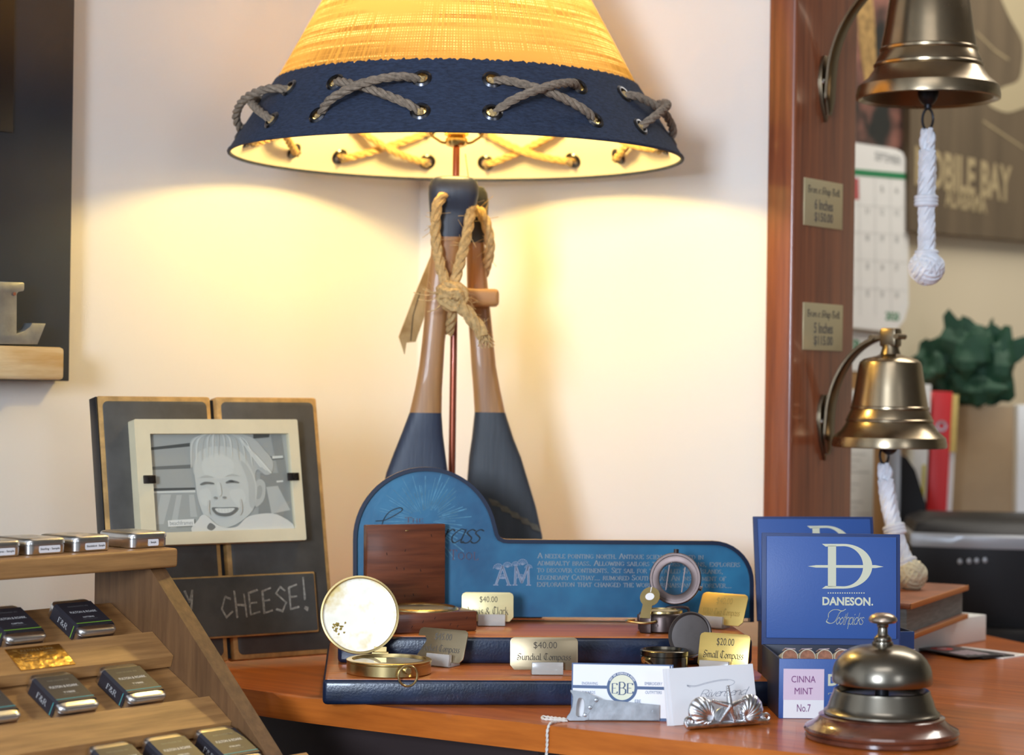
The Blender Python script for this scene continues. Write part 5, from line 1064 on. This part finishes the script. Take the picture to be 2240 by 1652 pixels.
g.strokes(ff(sans('CINNA', 1), 1731, 1784, 1493, 1479), -.0006); g.strokes(ff(sans('MINT', 1), 1738, 1778, 1519, 1505), -.0006); g.strokes(ff(sans('No.7', 1, .0), 1743, 1773, 1557, 1541), -.0006); g.build('flavour_label', ['label', 'pink', 'plum'], t)
g = G(); g.strokes(ff(sans('DANESON', 1, .035), 1811, 1960, 1501, 1476), -.0003); g.strokes(ff(penned('Toothpicks', 1, 'script', weight=1.4), 1811, 1930, 1545, 1515), -.0003); g.build('front_lettering', 'cream_ink', t)
N = 8
for i in range(N):
    x = .0105+(DBW-.021)*i/(N-1)
    m = bm_ @ tr(x, .0050, .0552) @ rot('X', -104)
    p = thing('toothpick_roll', ['leftmost paper wrapped toothpick roll in the open blue box', 'second paper wrapped toothpick roll from the left in the open blue box', 'third paper wrapped toothpick roll from the left in the open blue box', 'fourth paper wrapped toothpick roll from the left, beside the bell dome'][i] if i < 4 else 'paper wrapped toothpick roll in the blue box, hidden behind the bell dome', 'toothpick roll', m, 'toothpick rolls')
    g = G(); r = .0076; g.mi = 1; g.tube([(0, 0, 0), (0, 0, .100)], r*.90, 18); g.mi = 0; g.lathe([(r*.90, -.0006), (r, -.0006), (r, .100), (r*.9, .100)], 24); g.build('roll_wrap', ['roll_paper', 'cork'], p)
    g = G(); a = random.uniform(-.5, .5); g.box((0, 0, .008), (.0095, .0006, .018), X=Matrix.Rotation(a*.6, 4, 'Z') @ tr(0, -r-.0003, 0)); g.build('tape', 'pinkpale', p)
RDEG = 10; hgp = at(1656, 1356, 2.232)+V((.001, 0, 0)); bk = UP.cross(dirz(RDEG)); ro_ = hgp-bk*DBD; ro_.z = 0
rm = Matrix.Translation(ro_) @ rot('Z', RDEG)
t2, LX2_, ld2 = toothpick_box('royal blue toothpick box standing behind the other one, only the top of its D showing', rm, 11, DBW, DBD, DBH, DLL+.004, 'toothpick boxes')
lg2 = lg.copy(); COL.objects.link(lg2); lg2.parent = ld2; lg2.data = lg.data.copy(); lg2.data.transform(LX2_ @ tr(.001, 0, .0035) @ LX.inverted())
fl = [o for o in t.children if o.name.startswith('front_lettering')][0].copy(); COL.objects.link(fl); fl.parent = t2
# ================================================================== service bell
bb = onz(1928, 1645.5); BC = V((onz(1928, 1610).x, bb.y+.067, 0)); BC.x = at(1928, 1600, BC.y).x
t = thing('service_bell', 'round antique metal desk bell with push knob on a turned rosewood base', 'bell', BC)
g = G(); g.lathe([(.0001, 0), (.0640, 0), (.0655, .0015), (.0655, .0042), (.0645, .0050), (.0660, .0060), (.0665, .0080), (.0655, .0100), (.0600, .0128), (.0555, .0160), (.0535, .0190), (.0540, .0200), (.0525, .0208), (.0001, .0208)], 96); g.build('wooden_base', 'bell_wood', t, sharp=30)
g = G(); g.lathe([(.0470, .0208), (.0490, .0210), (.0500, .0222), (.0495, .0238), (.0472, .0255), (.0455, .0290), (.0440, .0345), (.0418, .0395), (.0412, .0420), (.0400, .0428), (.0385, .0420), (.0370, .0380), (.0001, .0360)], 96); g.build('skirt', 'bell_pewter', t, sharp=35)
g = G(); g.lathe([(.0001, .0360), (.0060, .0362), (.0060, .0500), (.0090, .0520), (.0090, .0780)], 24); g.build('striker_post', 'iron', t)
g = G(); g.lathe([(.0408, .0488), (.0424, .0482), (.0430, .0496), (.0430, .0540), (.0424, .0590), (.0408, .0640), (.0378, .0690), (.0335, .0735), (.0280, .0768), (.0215, .0792), (.0140, .0806), (.0085, .0812), (.0085, .0800), (.0210, .0780), (.0330, .0722), (.0400, .0620), (.0415, .0540), (.0408, .0488)], 96); g.build('dome', 'bell_pewter', t, sharp=45)
g = G(); g.lathe([(.0088, .0806), (.0092, .0822), (.0088, .0838), (.0074, .0842), (.0078, .0858), (.0074, .0874), (.0060, .0886), (.0044, .0905), (.0042, .0960), (.0050, .0968), (.0050, .0985), (.0042, .0992), (.0001, .0992)], 40); g.build('plunger', 'bell_pewter', t, sharp=45)
g = G(); g.lathe([(.0001, .0990), (.0060, .0992), (.0110, .1003), (.0124, .1022), (.0120, .1042), (.0098, .1066), (.0060, .1082), (.0001, .1088)], 40); g.build('push_knob', 'bell_knob', t)
# ================================================================== ship bells on the wooden post
ep = Pl(W(POST_R, 2.2, 0), WN, UP)
def ship_bell(label, plate_px, rim_px, R_, arm_h, rope_px, rope_mat, knot, cream=False):
    P0 = onp(plate_px[0], plate_px[1], W(POST_R, 2.2), WR); E = Matrix.Translation(P0) @ WM; EI = E.inverted()
    t = thing('ship_bell', label, 'bell', E, 'ship bells on the post')
    # centre of the rim: on the vertical plane through the plate along WR
    C = onp(rim_px[0], rim_px[1], P0, WN); c = EI @ C; px_, zr = c.x, c.z
    prof = [(.90, .02), (.965, -.012), (1.0, 0), (1.002, .055), (.978, .17), (.95, .195), (.84, .29), (.772, .39), (.748, .435), (.762, .447), (.764, .478), (.745, .492), (.735, .53), (.672, .655), (.684, .667), (.684, .70), (.665, .715), (.61, 1.03), (.553, 1.42), (.53, 1.49), (.46, 1.545), (.29, 1.59), (.25, 1.60)]
    X = tr(px_, 0, zr)
    g = G(); g.lathe([(r*R_, z*R_) for r, z in prof], 96, X); bdy = g.build('bell_body', 'ship_brass', t, sharp=32)
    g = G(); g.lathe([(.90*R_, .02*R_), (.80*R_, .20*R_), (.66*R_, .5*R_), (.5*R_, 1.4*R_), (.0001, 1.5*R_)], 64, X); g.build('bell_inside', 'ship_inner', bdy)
    g = G(); g.lathe([(.25*R_, 1.60*R_), (.18*R_, 1.63*R_), (.15*R_, 1.72*R_), (.14*R_, 1.80*R_)], 32, X); cr = g.build('crown', 'arm', t)
    tz = zr+1.80*R_; hw = .13*R_
    g = G(); g.box((px_, 0, tz+.12*R_), (.32*R_, .28*R_, .34*R_), .05*R_); g.tube([(px_-.02, -.17*R_, tz+.12*R_), (px_-.02, .17*R_, tz+.12*R_)], .05*R_, 12); g.tube([(px_+.012, -.17*R_, tz+.14*R_), (px_+.012, .17*R_, tz+.14*R_)], .05*R_, 12); g.build('clamp', 'arm', t)
    # strap arm
    top = tz+.14*R_; path = catmull([(.006, 0, -.034), (.0075, 0, -.016)]+[(.0085+(px_-.0085)*(1-math.cos(PI/2*k/7)), 0, .002+(top-.002)*math.sin(PI/2*k/7)) for k in range(8)]+[(px_+.10*R_, 0, top)], 4)
    rings = []
    for i, p in enumerate(path):
        f = i/(len(path)-1); tg_ = (path[min(len(path)-1, i+1)]-path[max(0, i-1)]).normalized(); nn = V((-tg_.z, 0, tg_.x)); wv = .0115*(1-.35*f) if f > .12 else .004+.0075*f/.12; th = .0028*(1-.1*f)
        rings.append([p+nn*th*b+V((0, wv*a, 0)) for a, b in ((-1, -.5), (-.8, -1), (.8, -1), (1, -.5), (1, .5), (.8, 1), (-.8, 1), (-1, .5))])
    g = G(); g.loft(rings); g.build('arm', 'arm', t, sharp=50)
    g = G(); dm = [(0, -.042), (.010, -.020), (.016, .004), (.014, .022), (.006, .036), (-.006, .036), (-.014, .022), (-.016, .004), (-.010, -.020)]
    g.prism([(a, z) for a, z in dm], -.0045, -.0002, bev=.001, X=rot('Z', 90)); pl = g.build('mounting_plate', 'arm', t)
    for a, z in ((0, -.032), (.011, .004), (-.011, .004), (.007, .026)):
        g = G(); g.ellipsoid((.0045, a, z), (.0022, .0030, .0030), 10, 6); g.build('screw', 'steel', pl)
    # clapper and rope pull
    rp0 = [EI @ onp(x, y, P0, WN) for x, y in rope_px]
    top_r = rp0[0]; ring_c = top_r+V((0, 0, .006)); rr = knot['ring']
    g = G(); g.tube([(px_, 0, zr+.5*R_), (px_, 0, ring_c.z+rr*1.6)], .0045, 12); g.ellipsoid((px_, 0, zr+.10*R_), (.012, .012, .016), 16, 10); g.tube([V((ring_c.x, math.sin(a)*0, 0))+V((math.cos(a)*rr*.55, 0, ring_c.z+rr*.55+math.sin(a)*rr)) for a in [2*PI*i/28 for i in range(28)]], .0015, 8, True); g.build('clapper', 'iron', t)
    g = G()
    for s in (-1, 1): g.rope([rp0[0]+V((s*.0018, 0, .001)), rp0[0].lerp(rp0[1], .5)+V((s*.0045, 0, 0)), rp0[1]+V((s*.002, 0, 0))], knot['r']*.55)
    g.rope(rp0[1:], knot['r'], strands=5, pitch=knot['r']*5.5)
    if knot.get('band'):
        for f in knot['band']:
            p = rp0[f]; d = (rp0[min(f+1, len(rp0)-1)]-rp0[f-1]).normalized(); u = d.orthogonal().normalized(); v = d.cross(u)
            for k in (-1, 0, 1): g.tube([p+d*k*.004+(u*math.cos(a)+v*math.sin(a))*knot['r']*1.12 for a in [2*PI*i/24 for i in range(24)]], .0028, 8, True)
    rpull = g.build('rope_pull', rope_mat, t)
    e = rp0[-1]; d = (rp0[-1]-rp0[-2]).normalized(); kr = knot['ball']; c = e+d*kr*.75; g = G(); g.ellipsoid(tuple(c), (kr*.9, kr*.9, kr*.9), 20, 12)
    for ax in range(3):
        for k in range(-2, 3):
            h = k*kr*.30; r_ = math.sqrt(max(0, (kr*.98)**2-h*h)); b1 = V([(0, 1, 0), (0, 0, 1), (1, 0, 0)][ax]); b2 = V([(0, 0, 1), (1, 0, 0), (0, 1, 0)][ax]); n_ = V([(1, 0, 0), (0, 1, 0), (0, 0, 1)][ax]); Rm = Matrix.Rotation(.6, 3, 'X') @ Matrix.Rotation(.7, 3, 'Y')
            A0_, A1_ = [(0, 2*PI), (0, 2*PI), (0, 2*PI)][ax]
            g.tube([c+Rm @ (n_*h+(b1*math.cos(a)+b2*math.sin(a))*(r_+kr*.05*math.sin(a*3+ax*2+k))) for a in [2*PI*i/36 for i in range(36)]], kr*.16, 6, True)
    g.build('monkey_fist', knot['mat'], rpull)
    return t
ship_bell('larger antique brass ship bell at top right with a long white rope pull', (1803, 190), (2030, 217), .0815, 1, [(2029, 285), (2029, 330), (2028, 390), (2026, 440), (2027, 500), (2027, 560)], 'cotton', dict(ring=.012, r=.0100, ball=.0178, band=[3, 5], mat='cotton'))
ship_bell('smaller antique brass ship bell lower on the post', (1800, 930), (1945, 978), .0660, 1, [(1934, 1018), (1938, 1050), (1942, 1085), (1948, 1120), (1957, 1160), (1970, 1200), (1984, 1236)], 'cotton', dict(ring=.010, r=.0095, ball=.0165, band=[4, 6], mat='cotton_cream'))
for (q0, q1, lines, lb) in (((1757, 440), (1841, 440), ('Bronze Ship Bell', '6 Inches', '$150.00'), 'upper champagne gold sign for the larger ship bell on the wooden post'), ((1755, 713), (1841, 713), ('Bronze Ship Bell', '5 Inches', '$115.00'), 'lower champagne gold sign for the smaller ship bell on the wooden post')):
    a = ep.uv(*q0); b = ep.uv(*q1); hh = .030; t = thing('bell_sign', lb, 'price sign', Matrix.Translation(ep.o+ep.ux*(a[0]+b[0])/2+UP*a[1]) @ ep.mat().to_3x3().to_4x4(), 'price signs on the post'); wd = b[0]-a[0]
    dz = ep.uv(q0[0], q0[1]-52)[1]-a[1]; dz2 = a[1]-ep.uv(q0[0], q0[1]+52)[1]; hh = (dz+dz2)/2
    g = G(); g.box((0, -.0009, 0), (wd, .0014, 2*hh), .0003); s_ = g.build('sign_plate', 'sign_gold', t)
    g = G()
    for i, s in enumerate(lines): ww = wd*(.42 if i == 0 else .24); g.strokes(fit(penned(s, 1, 'old', weight=1.3) if i < 1 else sans(s, 1, .02), -ww, ww, hh*(.28-i*.56), hh*(.74-i*.56)), -.0018)
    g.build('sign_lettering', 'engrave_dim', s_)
# ================================================================== the back of the counter: book, papers, cards
e = dirz(49); bp_ = onz(2157, 1401); BM = Matrix.Translation(bp_) @ rot('Z', 49)
t = thing('note_box', 'low white paper box under the brown leather book', 'box', BM)
g = G(); g.box((-.115, .055, .0155), (.23, .11, .031), .001); g.build('carton', 'paper', t)
KM = Matrix.Translation(onz(2111, 1353, .0314)+V((.0, -.005, 0))) @ rot('Z', 64)
t = thing('leather_book', 'thick brown leather bound journal with grey pages lying behind the blue box', 'book', KM)
g = G(); g.box((-.125, .052, .0035), (.25, .106, .0062), .002); g.box((-.125, .052, .0370), (.25, .106, .0066), .0024); g.mi = 0; g.tube([(-.25, .104, .0035), (-.125, .107, .0035), (0, .104, .0035)], .003, 6); g.box((-.125, .1055, .0200), (.25, .004, .037), .0015)
g.mi = 1; g.box((-.125, -.0018, .0370), (.25, .0022, .0062), .0008); g.box((-.125, -.0018, .0035), (.25, .0022, .0058), .0008); g.build('cover', ['leather', 'leather_edge'], t)
g = G(); g.box((-.125, .053, .0201), (.244, .098, .0266)); g.build('page_block', 'pages', t)
for i, (px_, py_, sp_, lb) in enumerate(((2091, 1424, -61, 'black printed card with red emblem on top of the fanned cards by the book'), (2113, 1423, -54, 'second black card in the fan of cards by the book'), (2142, 1421, -46, 'pale card at the right end of the fanned cards by the book'))):
    p = onz(px_, py_); t = thing('club_card', lb, 'card', Matrix.Translation((p.x-.004, p.y-.035, .0034-.0014*i)) @ rot('Z', sp_), 'fanned cards by the book')
    g = G(); g.box((0, 0, 0), (.089, .052, .0012)); g.build('card_sheet', ['bcard', 'bcard', 'paper'][i], t)
    g = G(); T_ = tr(0, 0, .0007) @ FLIP
    if i == 0:
        g.mi = 0; g.flat(circ(-.025, -.004, .013, n=24), 0, T_); g.mi = 1; g.flat(circ(-.025, -.004, .006, n=20), -.0001, T_)
        for j in range(4): g.box((.016, .012-.009*j, .0007), (.040-.005*j, .0050, .0002))
    else:
        g.mi = 1
        for j in range(4): g.box((.016, .014-.009*j, .0007), (.044-.006*j, .0046, .0002))
    g.build('card_print', ['pinkred', 'pinkpale'], t)
# ================================================================== the office behind
bw = Pl(W(-1.563, 3.0, 0), WN, UP)
def bpoly(pts, off=0): return [bw.uv(x, y, off) for x, y in pts]
t = thing('wall_calendar', 'white wall calendar page with green header and a dark photo page above it', 'calendar', bw.mat())
g = G(); g.prism(bpoly([(1785, -90), (1976, -66), (1978, 327), (1785, 299)], -.006), -.007, -.002); g.mi = 1; g.flat(bpoly([(1872, -60), (1905, -60), (1915, 60), (1918, 170), (1895, 190), (1880, 100)], -.008), -.0075); g.build('photo_page', ['cal_photo', 'cal_gold'], t)
g = G(); pts = bpoly([(1785, 300), (1955, 325), (1972, 333), (1981, 352), (1983, 380), (1986, 560), (1986, 668), (1977, 700), (1955, 727), (1785, 708)], -.010); g.prism(pts, -.0115, -.0075); cp_ = g.build('grid_page', 'paper', t)
g = G(); g.mi = 0; g.flat(bpoly([(1785, 362), (1983, 379), (1983, 393), (1785, 376)], -.0125), -.0119)
for y0 in (447, 506, 566, 628): g.mi = 2; g.flat(bpoly([(1785, y0-4), (1985, y0+8), (1985, y0+9), (1785, y0-3)], -.0125), -.0118)
for x0 in (1880, 1914, 1948): g.flat(bpoly([(x0, 390), (x0+1, 390), (x0+3, 690), (x0+2, 690)], -.0125), -.0118)
g.mi = 1; num = 3
for r_, y0 in enumerate((404, 454, 512, 574, 634)):
    for c_, x0 in enumerate((1864, 1898, 1930, 1962)):
        if r_ == 0 and c_ < 2: continue
        a, b = bw.uv(x0-3, y0+c_*2+12, -.0125); c, d = bw.uv(x0+4, y0+c_*2, -.0125); g.strokes(fit(sans(str(num+r_*7+c_), 1), a, c, b, d), -.0119)
a, b = bw.uv(1915, 350, -.0125); c, d = bw.uv(1972, 343, -.0125); g.strokes(fit(sans('SEPTEMBER', 1), a, c, b, d), -.0119)
g.mi = 0; a, b = bw.uv(1938, 700, -.0125); c, d = bw.uv(1968, 684, -.0125); g.strokes(fit(sans('2020', 1, .03), a, c, b, d), -.0119)
g.mi = 3; g.flat(bpoly([(1785, 383), (1879, 390), (1880, 437), (1785, 430)], -.0125), -.0118); g.mi = 4; g.flat(bpoly([(1840, 388), (1874, 389), (1852, 402), (1840, 404)], -.0125), -.0119); g.build('calendar_print', ['cal_green', 'cal_ink', 'cal_line', 'cal_redp', 'cal_blue'], cp_)
t = thing('calendar_backing', 'white sheet with dark heading letters under the calendar, behind the small bell', 'paper sheet', bw.mat())
g = G(); g.prism(bpoly([(1785, 715), (1963, 735), (1963, 815), (1785, 808)], -.002), -.0018, -.0004); s_ = g.build('sheet', 'paper', t)
g = G(); a, b = bw.uv(1800, 770, -.002); c, d = bw.uv(1884, 744, -.002); g.strokes(fit(sans('BLAZER', 1, .03), a, c, b, d), -.0022); g.build('heading', 'cal_green', s_)
t = thing('pinned_paper', 'white printed sheet pinned to the office wall beside the post', 'paper sheet', bw.mat())
g = G(); g.prism(bpoly([(1785, 846), (1926, 856), (1922, 1172), (1785, 1166)], -.002), -.0018, -.0004); s_ = g.build('sheet', 'paper', t)
g = G()
for y0 in range(990, 1150, 13):
    if y0 in (1042, 1081): continue
    g.flat(bpoly([(1800, y0), (1905-(y0*7) % 40, y0+3), (1905-(y0*7) % 40, y0+6), (1800, y0+3)], -.002), -.0021)
g.build('print_lines', 'cal_line', s_)
t = thing('cork_strip', 'brown cork strip on the office wall under the calendar', 'pin board', bw.mat()); g = G(); g.prism(bpoly([(1785, 810), (1972, 816), (1972, 862), (1785, 848)]), -.0003, 0); g.build('strip', 'brown_strip', t)
t = thing('wall_poster', 'dark brown wooden Mobile Bay chart poster on the beige office wall', 'poster', bw.mat())
g = G(); PO = [(1991, -120), (2300, -90), (2300, 532), (1991, 505)]; g.prism(bpoly(PO, -.02), -.020, -.001); s_ = g.build('poster_board', 'poster', t)
g = G(); wa_ = [(2191, 0), (2211, 44), (2235, 88), (2237, 132), (2227, 176), (2191, 192), (2160, 224), (2200, 246), (2240, 236), (2299, 236), (2299, -80), (2178, -80), (2184, -30)]; q = bpoly(wa_, -.0205); g.mi = 0; g.flat([(p.x, p.y) for p in catmull([(a, b, 0) for a, b in q[:9]], 4)]+q[9:], -.0205); g.mi = 1
for xa, ya, xb, yb in ((2150, 265, 2240, 325), (2135, 70, 2175, 110), (2175, 110, 2205, 130)):
    a = bw.uv(xa, ya, -.02); b = bw.uv(xb, yb, -.02); g.strokes(pen([a, b], (0, 0), .0016), -.0206)
a, b = bw.uv(2000, 405, -.02); c, d = bw.uv(2212, 364, -.02); g.strokes(fit(sans('MOBILE BAY', 1, .035), a, c, b, d), -.0206)
a, b = bw.uv(2066, 452, -.02); c, d = bw.uv(2158, 428, -.02); g.strokes(fit(sans('ALABAMA', 1, .03), a, c, b, d), -.0206); g.build('poster_print', ['poster_tan', 'poster_letter'], s_)
DZ = -.05
t = thing('office_desk', 'office desk behind the counter holding binders, paper bag and printer', 'desk', WM)
g = G(); g.box((-.93, 3.05, DZ-.015), (1.25, 1.10, .03), .003); g.build('desk_top', 'desk', t)
for x in (-1.5, -.36):
    for y in (2.56, 3.54): g = G(); g.box((x, y, (DZ-.03+FZ)/2), (.05, .05, DZ-.03-FZ), .003); g.build('leg', 'desk', t)
def upright(name, label, cat, top_px, Y, wd, dp, mat, deg, tilt=0, extra=None, group=None):
    p = at(*top_px, Y); hgt = p.z-DZ; m = Matrix.Translation((p.x, p.y, DZ+.0004)) @ rot('Z', deg) @ tr(0, 0, wd*.5*abs(math.sin(math.radians(tilt)))) @ rot('Y', tilt)
    t = thing(name, label, cat, m, group); return t, hgt
t, h_ = upright('ring_binder', 'red ring binder standing upright beside the paper bag', 'binder', (2050, 858), 3.30, .030, .24, 'red', -6, 2.2)
g = G(); g.mi = 0; g.box((-.004, .07, h_/2), (.030, .14, h_), .0015); g.mi = 1; g.box((.0152, .072, h_/2-.004), (.0082, .135, h_-.012), .001); g.build('binder_cover', ['red', 'paper'], t)
for fz in (.845, .300):
    g = G(); g.lathe([(.0050, 0), (.0050, -.001), (.0085, -.0012), (.0090, 0)], 24, tr(-.004, 0, h_*fz) @ rot('X', 90) @ rot('Y', 180)); g.build('finger_ring', 'steel', t)
g = G(); g.box((.0156, .070, h_*.86), (.0094, .138, h_*.26)); g.build('orange_tab', 'plaque', t)
t, h_ = upright('ring_binder', 'white binder standing upright left of the red binder', 'binder', (2004, 842), 3.30, .028, .24, 'paper', -6, 2.0)
g = G(); g.box((0, .07, h_/2), (.022, .14, h_), .0015); g.build('binder_cover', 'paper', t); g = G(); g.box((0.006, -.0006, h_*.55), (.005, .001, h_*.2)); g.build('yellow_tab', 'yellow', t)
t, h_ = upright('magazine_file', 'black slant cut magazine file left of the binders', 'file box', (1997, 1000), 3.13, .05, .2, 'black_plastic', -6)
g = G(); g.prism([(-.018, 0), (.020, 0), (.020, h_*.72), (.004, h_*.92), (-.010, h_), (-.018, h_)], 0, .11); g.build('file_body', 'black_plastic', t)
t, h_ = upright('folder', 'pale grey folder standing left of the black magazine file', 'folder', (1958, 940), 3.13, .02, .2, 'paper', -4); g = G(); g.box((0, .05, h_/2), (.018, .1, h_), .001); g.build('folder_cover', 'grey_plastic', t)
t, h_ = upright('folder', 'tan cardboard folder behind the small bell rope', 'folder', (1932, 900), 3.05, .01, .2, 'brown_strip', -4); g = G(); g.box((0, .04, h_/2), (.010, .08, h_), .001); g.build('folder_cover', 'brown_strip', t)
# paper bag with tissue
p = at(2150, 888, 3.44); hb_ = p.z-DZ; t = thing('paper_bag', 'brown kraft paper gift bag standing behind the printer', 'bag', Matrix.Translation((p.x, p.y, DZ+.0004)) @ rot('Z', -12))
g = G(); w2, d2 = .050, .034
ring = lambda a, b, z: [V((-a, -b, z)), V((a, -b, z)), V((a*.93, 0, z)), V((a, b, z)), V((-a, b, z)), V((-a*.93, 0, z))]
g.loft([ring(w2*.97, d2, 0), ring(w2, d2, hb_*.5), ring(w2, d2*.95, hb_*.8), ring(w2*.99, d2*.8, hb_)], caps=False); g.loft([ring(w2*.98, d2*.78, hb_), ring(w2*.96, d2*.9, .002)], caps=False); g.flat([(-w2*.97, 0), (w2*.97, 0), (w2*.97, .0001), (-w2*.97, .0001)], 0); g.add(ring(w2*.97, d2, .001), [[0, 1, 2, 3, 4, 5]]); g.build('bag_body', 'bag', t, sharp=20)
def tissue(label, sheets):
    t = thing('tissue_paper', label, 'tissue paper', p+V((0, 0, 0)))
    g = G()
    for (x0, y0, rx, rz, seed) in sheets:
        c = at(x0-8, y0, 3.42+.010*(seed % 3))-p; rng = random.Random(seed); n, m = 26, 14; vs = []
        ph = [rng.uniform(0, 6.28) for _ in range(6)]
        for i in range(m+1):
            for k in range(n):
                a = 2*PI*k/n; b = PI*i/m; q = V((math.sin(b)*math.cos(a), math.sin(b)*math.sin(a), math.cos(b)))
                f = 1+.20*math.sin(3*a+ph[0]+2*b)+.13*math.sin(5*a+ph[1]-3*b)+.10*math.sin(7*b+ph[2]+a)+.06*math.sin(11*a+ph[3]+5*b); vs.append(c+V((q.x*rx*f, q.y*.030*f, q.z*rz*f)))
        g.add(vs, [[i*n+k, i*n+(k+1) % n, (i+1)*n+(k+1) % n, (i+1)*n+k] for i in range(m) for k in range(n)])
        for k in range(4):
            a = rng.uniform(.2, 2.9); q = c+V((math.cos(a)*rx*.9, rng.uniform(-.02, .01), math.sin(a)*rz*.9)); u = V((math.cos(a), 0, math.sin(a))); v = V((-u.z, rng.uniform(-.3, .3), u.x)); l = rng.uniform(.012, .030); g.add([q-v*.016, q+v*.016, q+v*.010+u*l, q-v*.003+u*l*1.3], [[0, 1, 2, 3]])
    g.build('crumpled_sheet', 'tissue', t, sharp=25)
tissue('dark green tissue paper bursting out of the kraft paper bag', [(2110, 775, .046, .046, 3), (2180, 800, .036, .056, 7), (2040, 815, .030, .034, 12), (2140, 850, .046, .026, 21)])
pq = at(2262, 885, 3.30); t = thing('white_carton', 'white carton with a navy foot at the right edge beyond the paper bag', 'box', Matrix.Translation((pq.x, pq.y, DZ+.0004)) @ rot('Z', -8)); hq = pq.z-DZ
g = G(); g.box((.012, .04, hq*.62), (.072, .07, hq*.75), .001); g.mi = 1; g.box((.012, .04, hq*.125), (.074, .072, hq*.245), .001); g.build('carton', ['paper', 'navy'], t)
# printer
pc = at(2150, 1190, 2.88); t = thing('printer', 'black desktop printer with a silver band behind the counter at right', 'printer', Matrix.Translation((pc.x+.030, pc.y, DZ+.0004)) @ rot('Z', -6)); hp2 = pc.z-DZ
def arc_front(w_, z, bow, y0=0, n=14): return [V((-w_/2+w_*k/n, y0-bow*math.sin(PI*k/n), z)) for k in range(n+1)]
def pring(w_, z, bow, dp, y0=0): return arc_front(w_, z, bow, y0)+[V((w_/2, y0+dp, z)), V((-w_/2, y0+dp, z))]
g = G(); g.loft([pring(.240, 0, .018, .17), pring(.250, .012, .020, .17), pring(.252, hp2-.006, .022, .17)]); g.build('body', 'black_plastic', t)
g = G(); g.loft([pring(.250, hp2-.0058, .0235, .19), pring(.254, hp2-.003, .025, .19), pring(.254, hp2+.010, .025, .19), pring(.248, hp2+.013, .022, .19)]); g.build('silver_band', 'grey_plastic', t)
g = G(); g.loft([pring(.246, hp2+.0132, .018, .18, .004), pring(.236, hp2+.026, .010, .17, .010), pring(.20, hp2+.034, .004, .14, .03)]); g.build('lid', 'black_plastic', t)
g = G(); g.loft([pring(.17, 0, .055, .05, -.014), pring(.17, .020, .052, .05, -.014), pring(.16, .030, .045, .045, -.012)]); g.build('output_tray', 'black_plastic', t)
g = G()
for i, x in enumerate((-.062, -.050, -.040, -.029)): g.ellipsoid((x, -.0195-(.0012 if i else 0)-.001*i, hp2-.024+.001*i), (.0035, .0014, .0042), 10, 6)
g.build('letter_marks', 'grey_plastic', t)  # grey marks added in place of the unreadable lettering
g = G(); g.box((.1285, .02, hp2*.45), (.003, .06, hp2*.7), .001); g.build('side_panel', 'grey_plastic', t)
bpy.context.view_layer.update()
